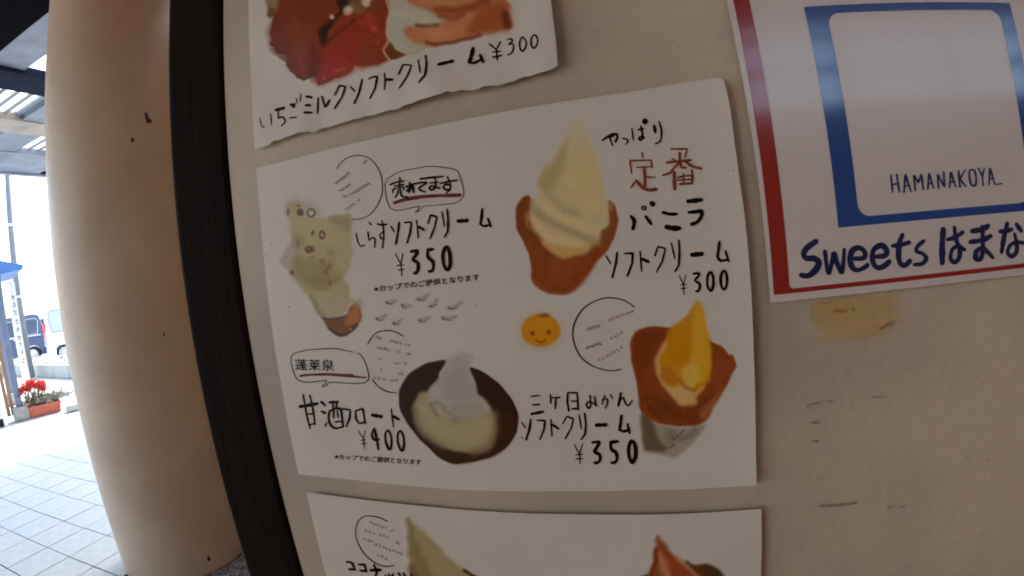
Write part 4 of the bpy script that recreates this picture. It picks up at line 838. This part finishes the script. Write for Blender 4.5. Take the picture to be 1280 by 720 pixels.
# ================================================================== BUILDING AND ADDED UNSEEN ENCLOSURE ROUND THE CAMERA (cuts and warms the light)
b = MB(); b.box((-2.0, -4.6, -.010), (5.2, 1.0, .002)); o = b.build('bounce_floor', 'bounce_floor'); tag(o, kind='structure')  # unseen floor, added to hold down and warm the bounced light
sh = empty('shop_building', (0, 0, 0), 0, 'shop building carrying the menu wall, wooden eaves added overhead for shade and warm bounce', 'building')
b = MB(); b.box((XP0+.01, YW+.125, 0), (4.2, 4.5, 3.74)); b.build('back_wall', 'wall', sh)
b = MB(); b.box((XP0+.01, YW+.002, 3.0), (5.2, YW+.124, 3.74)); b.build('lintel', 'oldwood', sh)
b = MB(); b.box((-3.35, -4.6, 3.745), (5.2, 2.6, 3.85)); b.build('eave_ceiling', 'woodceil', sh)  # unseen ceiling, widened to dim the wall and bounce warm light
for y in (-3.6, -2.4, -1.2, 0.0): b = MB(); b.box((-3.3, y, 3.60), (5.2, y+.12, 3.74), .004); b.build('ceiling_beam', 'oldwood', sh)
b = MB(); b.box((-3.15, 2.75, 0), (XP0, 2.9, 3.74)); b.build('added_shade_wall', 'opp', sh)  # hidden wall, added to shade the right side of the column
op = empty('light_block_wall', (0, -4.6, 0), 0, 'added unseen plaster wall that cuts the light, with a high opening for sign reflections', 'wall')  # unseen, added to cut the sky light on the menu wall
b = MB(); b.box((-3.9, -.12, 0), (5.2, 0, 2.85)); b.box((-3.9, -.12, 2.855), (1.3, 0, 3.74)); b.build('panel', 'opp', op)
for z in (3.22, 3.6): b = MB(); b.box((1.3, -.10, z), (5.2, -.02, z+.06)); b.build('transom', 'oldwood', op)  # bars across the opening, set to streak the reflections in the sign
for x in (1.32, 2.6, 3.9, 5.1): b = MB(); b.box((x, -.11, 2.855), (x+.06, -.01, 3.74)); b.build('mullion', 'oldwood', op)
b = MB(); b.box((5.2, -4.6, 0), (5.3, 1.0, 3.85)); o = b.build('added_end_wall', 'opp'); tag(o, 'added unseen plaster wall closing off light on the right', 'wall')  # unseen, added so that light enters from the left

# ================================================================== CANOPY ROOF (plane at about 3.2 m)
cp = empty('canopy_roof', (-4.6, 2.5, 3.2), 0, 'steel canopy roof with white corrugated skylight panels over the pavement', 'canopy')
CS = 1.36
def cpb(name, a, b_, m, bev=.004):
    f = lambda p: (p[0]*CS+4.6, p[1]*CS-2.5, (p[2]-1.65)*CS+1.65-3.2)
    q = MB(); q.box(f(a), f(b_), bev); return q.build(name, m, cp)
cpb('soffit', (-3.7, -3.0, 3.205), (-2.2, 1.355, 3.215), 'darkceil')
cpb('rafter', (-5.9, 1.36, 3.22), (-2.47, 1.62, 3.42), 'grey_steel')
cpb('rafter', (-5.9, 2.02, 3.2), (-3.41, 2.36, 3.36), 'grey_steel')
cpb('rafter', (-5.9, 2.98, 3.2), (-2.47, 3.2, 3.36), 'grey_steel')
for y in (3.9, 4.8, .62, -.2, -1.0): cpb('rafter', (-5.9, y, 3.2), (-2.95 if y > 1.36 else -3.72, y+.22, 3.36), 'grey_steel')
for x0, x1, m in ((-3.70,-3.40,'steel'), (-4.60,-4.27,'beige_steel'), (-5.42,-5.15,'grey_steel')):
    cpb('crossbeam', (x0, -1.9, 3.19), (x1, 6.0, 3.25), m)
cpb('fascia', (-5.9, -1.9, 3.20), (-5.425, 6.0, 3.24), 'grey_steel'); cpb('gutter', (-5.98, -1.9, 3.18), (-5.905, 6.0, 3.34), 'grey_steel')
# corrugated translucent sheet above the beams, with ribs
def corrugated(name, x0, x1, y0, y1, z):
    x0, x1, y0, y1, z = x0*CS, x1*CS, y0*CS, y1*CS, (z-1.65)*CS+1.65; ys = np.arange(y0, y1, .0125); vs = []; 
    for y in ys: h = z + .012*math.sin(2*math.pi*y/.076); vs += [(x0+4.6, y-2.5, h-3.2), (x1+4.6, y-2.5, h-3.2)]
    q = MB(); q.add(vs, [(2*i, 2*i+1, 2*i+3, 2*i+2) for i in range(len(ys)-1)]); q.smooth = True; return q.build(name, 'sheet', cp)
for x0, x1 in ((-5.16,-4.59),(-4.28,-3.69),(-3.42,-2.95)):
    corrugated('roof_sheet', x0, x1, 1.4, 6.0, 3.262)
for x0, x1 in ((-5.16,-4.59),(-4.28,-3.69)): corrugated('roof_sheet', x0, x1, -1.9, 1.36, 3.262)
rb = MB()
rb.box((-.01, -.011, -.012), (.01, .011, .012)); 
for x0, x1 in ((-5.15,-4.6),(-4.27,-3.7)):
    rm = MB(); rm.box((x0*CS, -.016, -.013), (x1*CS, .016, .013)); me = rm.mesh('rib')
    for y in np.arange(-1.8, 5.9, .105):
        q = link('rib', me, cp, 'rib'); q.location = (4.6, y*CS-2.5, (3.238-1.65)*CS+1.65-3.2)
for y in (-1.7, 5.8):
    q = MB(); q.tube((-5.6*CS+4.6, y*CS-2.5, -3.2), (-5.6*CS+4.6, y*CS-2.5, .5), .06); q.build('support_post', 'grey_steel', cp)

# ================================================================== FAR SIDE: KERB, ROAD, VEHICLES, POLE, KIOSK, PLANTER
k0, k1 = G((41,471)), G((85.5,473)); kd = (k1-k0); kd.z = 0; kd.normalize(); kn = Vector((-kd.y, kd.x, 0))
kr = empty('kerb_wall', k0, math.atan2(kd.y, kd.x), 'low pale concrete kerb of the planting strip by the parked vehicles', 'kerb')
km = MB(); km.box((-.49, 0, 0), (.49, .18, .34), .02); me = km.mesh('kerb_stone')
for i in range(-4, 9): q = link('kerb_stone', me, kr, 'kerb'); q.location = (i*1.0, 0, 0)
vs, fc = [], []
for k in range(900):
    p0 = k0 + kd*rng.uniform(-4, 8) + kn*rng.uniform(.2, 1.4); s_ = rng.uniform(.03, .09); P = octv*s_*np.array([1, .8, .5]) + [p0.x, p0.y, .33]
    n0 = len(vs); vs += P.tolist(); fc += [tuple(i+n0 for i in f) for f in octf]
me = bpy.data.meshes.new('planting_strip'); me.from_pydata(vs, [], fc); tag(link('planting_strip', me, None, 'concrete'), 'pale gravel strip on top of the kerb', kind='stuff')
b = MB(); c = k0 + kn*6; 
q = [k0-kd*20+kn*1.6, k0+kd*25+kn*1.6, k0+kd*25+kn*45, k0-kd*20+kn*45]; b.add([(v.x, v.y, -.006) for v in q], [(0,1,2,3)]); tag(b.build('parking_road', 'asphalt'), kind='structure')

def wheel(parent, x, y, r, side):
    t = MB(); n = 28; prof = [(r*.62, -.0), (r*.95, -.01), (r, .03), (r, .15), (r*.95, .19), (r*.62, .18)]
    vs = []; fs_ = []
    for i in range(n):
        a = 2*math.pi*i/n
        for pr, py in prof: vs.append((x+pr*math.cos(a), y+side*-py, r+pr*math.sin(a)))
    m_ = len(prof)
    for i in range(n):
        for j in range(m_-1): fs_.append((i*m_+j, i*m_+j+1, ((i+1) % n)*m_+j+1, ((i+1) % n)*m_+j))
    t.add(vs, fs_); wh = t.build('wheel', 'tyre', parent)
    rmm = MB(); 
    for k in range(10):
        a = 2*math.pi*k/10; c_, s_ = math.cos(a), math.sin(a); w_ = .02
        rmm.add([(x-s_*w_, y+side*.0, r+c_*w_), (x+s_*w_, y, r-c_*w_), (x+c_*r*.6+s_*w_*1.6, y+side*-.015, r+s_*r*.6-c_*w_*1.6), (x+c_*r*.6-s_*w_*1.6, y+side*-.015, r+s_*r*.6+c_*w_*1.6)], [(0,1,2,3)])
    rmm.tube((x, y+side*.012, r), (x, y-side*.05, r), r*.16, n=14)
    ringv = []; ringf = []
    for i in range(n):
        a = 2*math.pi*i/n; ringv += [(x+r*.56*math.cos(a), y+side*.004, r+r*.56*math.sin(a)), (x+r*.66*math.cos(a), y+side*.004, r+r*.66*math.sin(a)), (x+r*.62*math.cos(a), y-side*.12, r+r*.62*math.sin(a))]
    for i in range(n): j = (i+1) % n; ringf += [(3*i, 3*i+1, 3*j+1, 3*j), (3*i, 3*i+2, 3*j+2, 3*j)]
    rmm.add(ringv, ringf); rmm.build('rim', 'alloy', wh)
    dk = MB(); dk.tube((x, y-side*.05, r), (x, y-side*.06, r), r*.55, n=20); dk.build('brake_disc', 'pole', wh)
def make_van(name, loc, rz, label, paint, glass, H_=1.74, L_=3.4, Wd=1.48):
    """Local x runs rear (0) to front (L), side wall seen by the camera at y = 0, body towards +y."""
    t = empty(name, loc, rz, label, 'van')
    wr, wf, r = .52, L_-.62, .28
    def arch(cx_, r_=.34): return [(cx_+r_*math.cos(a), .28+r_*math.sin(a)) for a in np.linspace(0, math.pi, 11)]
    low = [(.0,.32)] + [(.16,.22)] + arch(wr)[::-1] + arch(wf)[::-1] + [(L_-.12,.22),(L_,.34),(L_,.72),(L_-.28,.98)]
    low = [p_ for p_ in low]
    bd = MB(); poly = [(.02,.34),(.05,.22)] + [(wr-.34,.22)] + arch(wr)[::-1] + [(wr+.34,.22),(wf-.34,.22)] + arch(wf)[::-1] + [(wf+.34,.22),(L_-.03,.24),(L_,.4),(L_-.02,.75),(L_-.30,.98),(L_-.72,H_-.10),(L_-.95,H_-.02),(.30,H_),(.10,H_-.06),(.03,H_-.35),(.0,.9)]
    n = len(poly); ins = .07
    vs = [(x, .03 if z > 1.0 else 0, z) for x, z in poly] + [(x, Wd-(.03 if z > 1.0 else 0), z) for x, z in poly]
    bd.add(vs, [tuple(range(n)), tuple(range(n, 2*n))[::-1]] + [(i, n+i, n+(i+1) % n, (i+1) % n) for i in range(n)])
    body = bd.build('body', paint, t)
    for nm, pts in (('side_window', [(.22,1.02),(.14,1.48),(.24,H_-.16),(.98,H_-.16),(.98,1.0)]), ('side_window', [(1.04,1.0),(1.04,H_-.16),(1.72,H_-.16),(1.72,.98)]), ('side_window', [(1.78,.98),(1.78,H_-.16),(L_-.98,H_-.16),(L_-.62,1.2),(L_-.55,.98)])):
        q = MB(); q.prism(pts, .002, .026); wdw = q.build(nm, glass, t)
        tr = MB(); 
        for a_, b_ in zip(pts, pts[1:]+pts[:1]): tr.tube((a_[0], .004, a_[1]), (b_[0], .004, b_[1]), .012, n=6)
        tr.build('window_trim', 'chrome' if paint == 'van' else 'pole', wdw)
    q = MB(); q.box((.10, -.012, .95), (1.7, .0, .975)); q.build('side_moulding', 'chrome' if paint == 'van' else paint, t)
    for x in (1.01, 1.75): q = MB(); q.box((x-.006, -.002, .3), (x+.006, .004, H_-.14)); q.build('door_gap', 'tyre', t)
    for x in (.95+.12, 1.75+.06): q = MB(); q.box((x, -.03, .88), (x+.14, -.005, .915), .006); q.build('door_handle', 'chrome', t)
    q = MB(); q.box((-.06, .0, .24), (.06, Wd, .48), .02); q.build('bumper', paint, t)
    q = MB(); q.box((-.01, .02, .80), (.05, .14, 1.32), .01); q.build('tail_light', 'taillight', t)
    q = MB(); q.box((-.012, .2, 1.0), (.0, Wd-.2, H_-.2)); q.build('rear_window', glass, t)
    q = MB(); q.box((L_-.72, -.2, 1.02), (L_-.60, -.02, 1.22), .02); q.build('mirror', 'tyre', t)
    q = MB(); q.box((L_-.03, .1, .55), (L_+.01, .38, .75), .02); q.build('headlight', 'paleglass', t)
    for x in (wr, wf): wheel(t, x, -.01, r, -1)
    return t
def flip_x(o):
    for c in o.children:
        if c.type == 'MESH': c.data.transform(Matrix.Scale(-1, 4, (1, 0, 0))); c.data.flip_normals()
        flip_x(c)
def facing(p, yaw):
    s_ = Vector((p.x, p.y, 0)).normalized(); r_ = Vector((s_.y, -s_.x, 0)); return math.atan2(r_.y, r_.x) + rad(yaw)
p = AT((60.3,452), 22.4); p.z = 0
v1 = make_van('parked_van', p, facing(p, -22), 'dark blue van parked beyond the kerb, its rear wheel in view', 'van', 'vanglass'); flip_x(v1)
p = AT((63.5,452), 20.6); p.z = 0
v2 = make_van('parked_van', p, facing(p, 0), 'white van parked beside the dark blue van, half hidden by the column', 'white_paint', 'paleglass', H_=1.92, L_=3.9)

# thin utility pole behind the kiosk
p = G((40.5,475)); t = empty('utility_pole', (p.x, p.y, 0), 0, 'thin grey metal pole rising behind the blue-roofed kiosk', 'pole')
b = MB(); b.tube((0,0,0), (0,0,7.5), .095, .075, 20); b.smooth = True; b.build('shaft', 'pole', t)
b = MB(); b.tube((0,0,0), (0,0,.06), .13, n=20); b.build('base_collar', 'concrete', t)
for z in (2.2, 4.1): b = MB(); b.tube((0,0,z), (0,0,z+.05), .09, n=20); b.build('band', 'chrome', t)

# small blue-roofed kiosk
D0 = 10.3; pk = AT((33,512), D0); pk.z = 0
rz = facing(pk, 4); t = empty('kiosk', pk, rz, 'small kiosk with blue gabled roof, blue-grey post and white counter', 'kiosk')
q = AT((28.5,333), D0); zr = q.z
ex = (q.x-pk.x)*math.cos(rz)+(q.y-pk.y)*math.sin(rz)
hp = zr + .42
b = MB(); W2 = 1.15
prof = [(ex,zr),(-W2,hp+.1),(-2*W2-ex,zr),(-2*W2-ex,zr-.03),(-2*W2,zr-.14),(-W2,hp-.02),(-.02,zr-.15)]
b.prism([(x, z) for x, z in [(ex,zr),(ex-.02,zr-.05),(-.26,zr-.13),(-W2,zr-.10),(-2*W2+.26,zr-.13),(-2*W2-ex+.02,zr-.05),(-2*W2-ex,zr),(-W2,hp)]], -.12, 2.3); rf = b.build('roof', 'kiosk_roof', t)
for y in np.arange(-.1, 2.3, .24):
    b = MB(); b.tube((ex,y,zr+.012), (-W2,y,hp+.012), .012, n=6); b.build('roof_seam', 'kiosk_roof', rf)
for x in (-.10, -2*W2+.10):
    for y in (0.0, 2.1):
        b = MB(); b.box((x-.055, y-.04, .22), (x+.055, y+.07, zr-.10), .006); b.build('post', 'kiosk_post', t)
        b = MB(); b.box((x-.13, y-.12, 0), (x+.12, y+.14, .22), .015); b.build('footing', 'concrete', t)
for x, m_ in ((-.225, 'oldwood'), (-.30, 'oldwood')):
    b = MB(); b.box((x-.03, -.02, .1), (x+.03, .04, zr-.14), .004); b.build('wooden_board', m_, t)
b = MB(); b.box((-2.0, -.25, .12), (-.36, .5, 1.02), .02); ct = b.build('counter', 'white', t)
b = MB(); b.box((-2.05, -.3, 1.025), (-.33, .55, 1.06), .008); b.build('counter_top', 'white', ct)
b = MB(); b.box((-1.95, -.2, 0), (-.42, .45, .12)); b.build('plinth', 'tyre', ct)
b = MB(); b.box((-.42, -.28, .0), (-.36, -.22, 1.3), .004); b.build('corner_post', 'white', t)
# banner hanging between the posts
bq = AT((15,352), D0+1.2); bb = AT((20,445), D0+1.2)
bn = empty('hanging_banner', (bq.x, bq.y, 0), facing(bq, 0), 'narrow white banner with small vertical lettering beside the kiosk post', 'banner')
b = MB(); zt_, zb_ = bq.z, .35
b.box((-.08, 0, zb_), (.045, .004, zt_)); b.build('cloth', 'white', bn)
b = MB(); b.tube((-.10, .01, zt_), (.06, .01, zt_), .010, n=8); b.build('rod', 'pole', bn)
b = MB(); b.tube((-.09, .014, 0), (-.09, .014, zt_+.02), .009, n=8); b.build('banner_pole', 'white', bn)
b = MB()
for k in range(9):
    z = zt_-.28-k*.15
    for j in range(4):
        x = rng.uniform(-.035, .005); a = rng.choice([0, 1]); L = rng.uniform(.018, .034)
        zz = z+rng.uniform(-.045, .045)
        if a: b.box((x-L, -.004-.0004*j, zz-.006), (x+L, -.001, zz+.006))
        else: b.box((x-.006, -.006-.0004*j, zz-L*.8), (x+.006, -.0012, zz+L*.8))
tag(b.build('lettering', 'pole', bn), kind='stuff')

# terracotta planter with red flowers
a0, a1 = G((33,524)), G((78.5,513)); d = a1-a0; L_ = d.length; rz = math.atan2(d.y, d.x)
t = empty('flower_planter', (a0.x, a0.y, 0), rz, 'long terracotta planter with red flowers and dry stems at the kiosk foot', 'planter')
H_ = .17; 
b = MB(); o_, i_ = .02, .0
vs = [(.03,.03,0),(L_-.03,.03,0),(L_-.03,.27,0),(.03,.27,0),(0,0,H_),(L_,0,H_),(L_,.30,H_),(0,.30,H_),(.025,.025,H_),(L_-.025,.025,H_),(L_-.025,.275,H_),(.025,.275,H_),(.03,.04,H_-.04),(L_-.03,.04,H_-.04),(L_-.03,.26,H_-.04),(.03,.26,H_-.04)]
b.add(vs, [(0,3,2,1)]+[(i,(i+1)%4,4+(i+1)%4,4+i) for i in range(4)]+[(4+i,4+(i+1)%4,8+(i+1)%4,8+i) for i in range(4)]+[(8+i,8+(i+1)%4,12+(i+1)%4,12+i) for i in range(4)])
b.build('trough', 'terracotta', t)
b = MB(); b.box((-.012,-.012,H_-.03),(L_+.012,.0,H_+.008),.004); b.build('rim', 'terracotta', t)
b = MB(); b.box((.03,.03,H_-.05),(L_-.03,.27,H_-.02)); b.build('soil', 'soil', t)
def blades(n, x0, x1, y0, y1, z0, L0, L1, wdt, seed, spread=1.0, up=.6):
    r = np.random.default_rng(seed); vs, fc = [], []
    for k in range(n):
        p = np.array([r.uniform(x0, x1), r.uniform(y0, y1), z0+r.uniform(0, .06)]); dv = np.array([r.normal(0, spread), r.normal(0, spread*.6), r.uniform(up*.3, up*1.6)]); dv /= np.linalg.norm(dv)
        L = r.uniform(L0, L1); sd = np.cross(dv, [r.normal(), r.normal(), r.normal()]); sd = sd/np.linalg.norm(sd)*wdt*r.uniform(.6, 1.3)
        m_ = p+dv*L*.55+[0,0,.01]; e = p+dv*L+[0,0,-.02*spread]; k0 = len(vs)
        vs += [tuple(p-sd*.3), tuple(p+sd*.3), tuple(m_+sd), tuple(m_-sd), tuple(e)]; fc += [(k0,k0+1,k0+2,k0+3), (k0+3,k0+2,k0+4)]
    q = MB(); q.add(vs, fc); return q
blades(260, .05, L_-.05, .05, .25, H_-.02, .10, .30, .008, 1, 1.1).build('foliage', 'leaf', t)
blades(130, .0, L_+.10, .0, .3, H_, .12, .30, .006, 2, 1.2).build('stems', 'twig', t)
blades(170, L_*.45, L_+.18, .0, .3, H_+.01, .08, .24, .012, 3, 1.0).build('silver_foliage', 'greyleaf', t)
fm = MB()
for a_ in np.linspace(0, 2*math.pi, 6)[:-1]:
    for tilt, rr in ((.3, .045), (.9, .034)):
        c_, s_ = math.cos(a_+tilt), math.sin(a_+tilt); fm.add([(0,0,0), (c_*rr*.6-s_*rr*.35, s_*rr*.6+c_*rr*.35, rr*tilt*.6), (c_*rr, s_*rr, rr*tilt), (c_*rr*.6+s_*rr*.35, s_*rr*.6-c_*rr*.35, rr*tilt*.6)], [(0,1,2,3)])
fme = fm.mesh('flower')
r = np.random.default_rng(4)
for k in range(95):
    u = r.uniform(0, 1); x = -.02 + u*(L_*.72); zc = H_+.27+.09*math.sin(u*3.14)
    q = link('flower', fme, t, 'petal'); q.location = (x, r.uniform(.04, .26), zc+r.uniform(-.09, .05)); q.rotation_euler = (r.uniform(-.9, .9)+.6, r.uniform(-.6, .6), r.uniform(0, 6)); s_ = r.uniform(.8, 1.4); q.scale = (s_, s_, s_)
blades(110, .04, L_*.66, .06, .24, H_, .22, .34, .006, 6, .22, 1.2).build('flower_stems', 'leaf', t)
# small round stones / white edging right of the planter
b = MB(); p = G((92,513)); b.box((-.12,-.1,0),(.14,.1,.11),.03); o = b.build('edging_block', 'kerb'); o.location = (p.x, p.y, 0); o.rotation_euler = (0,0,rz); tag(o, 'small white concrete block on the paving right of the planter', 'block')
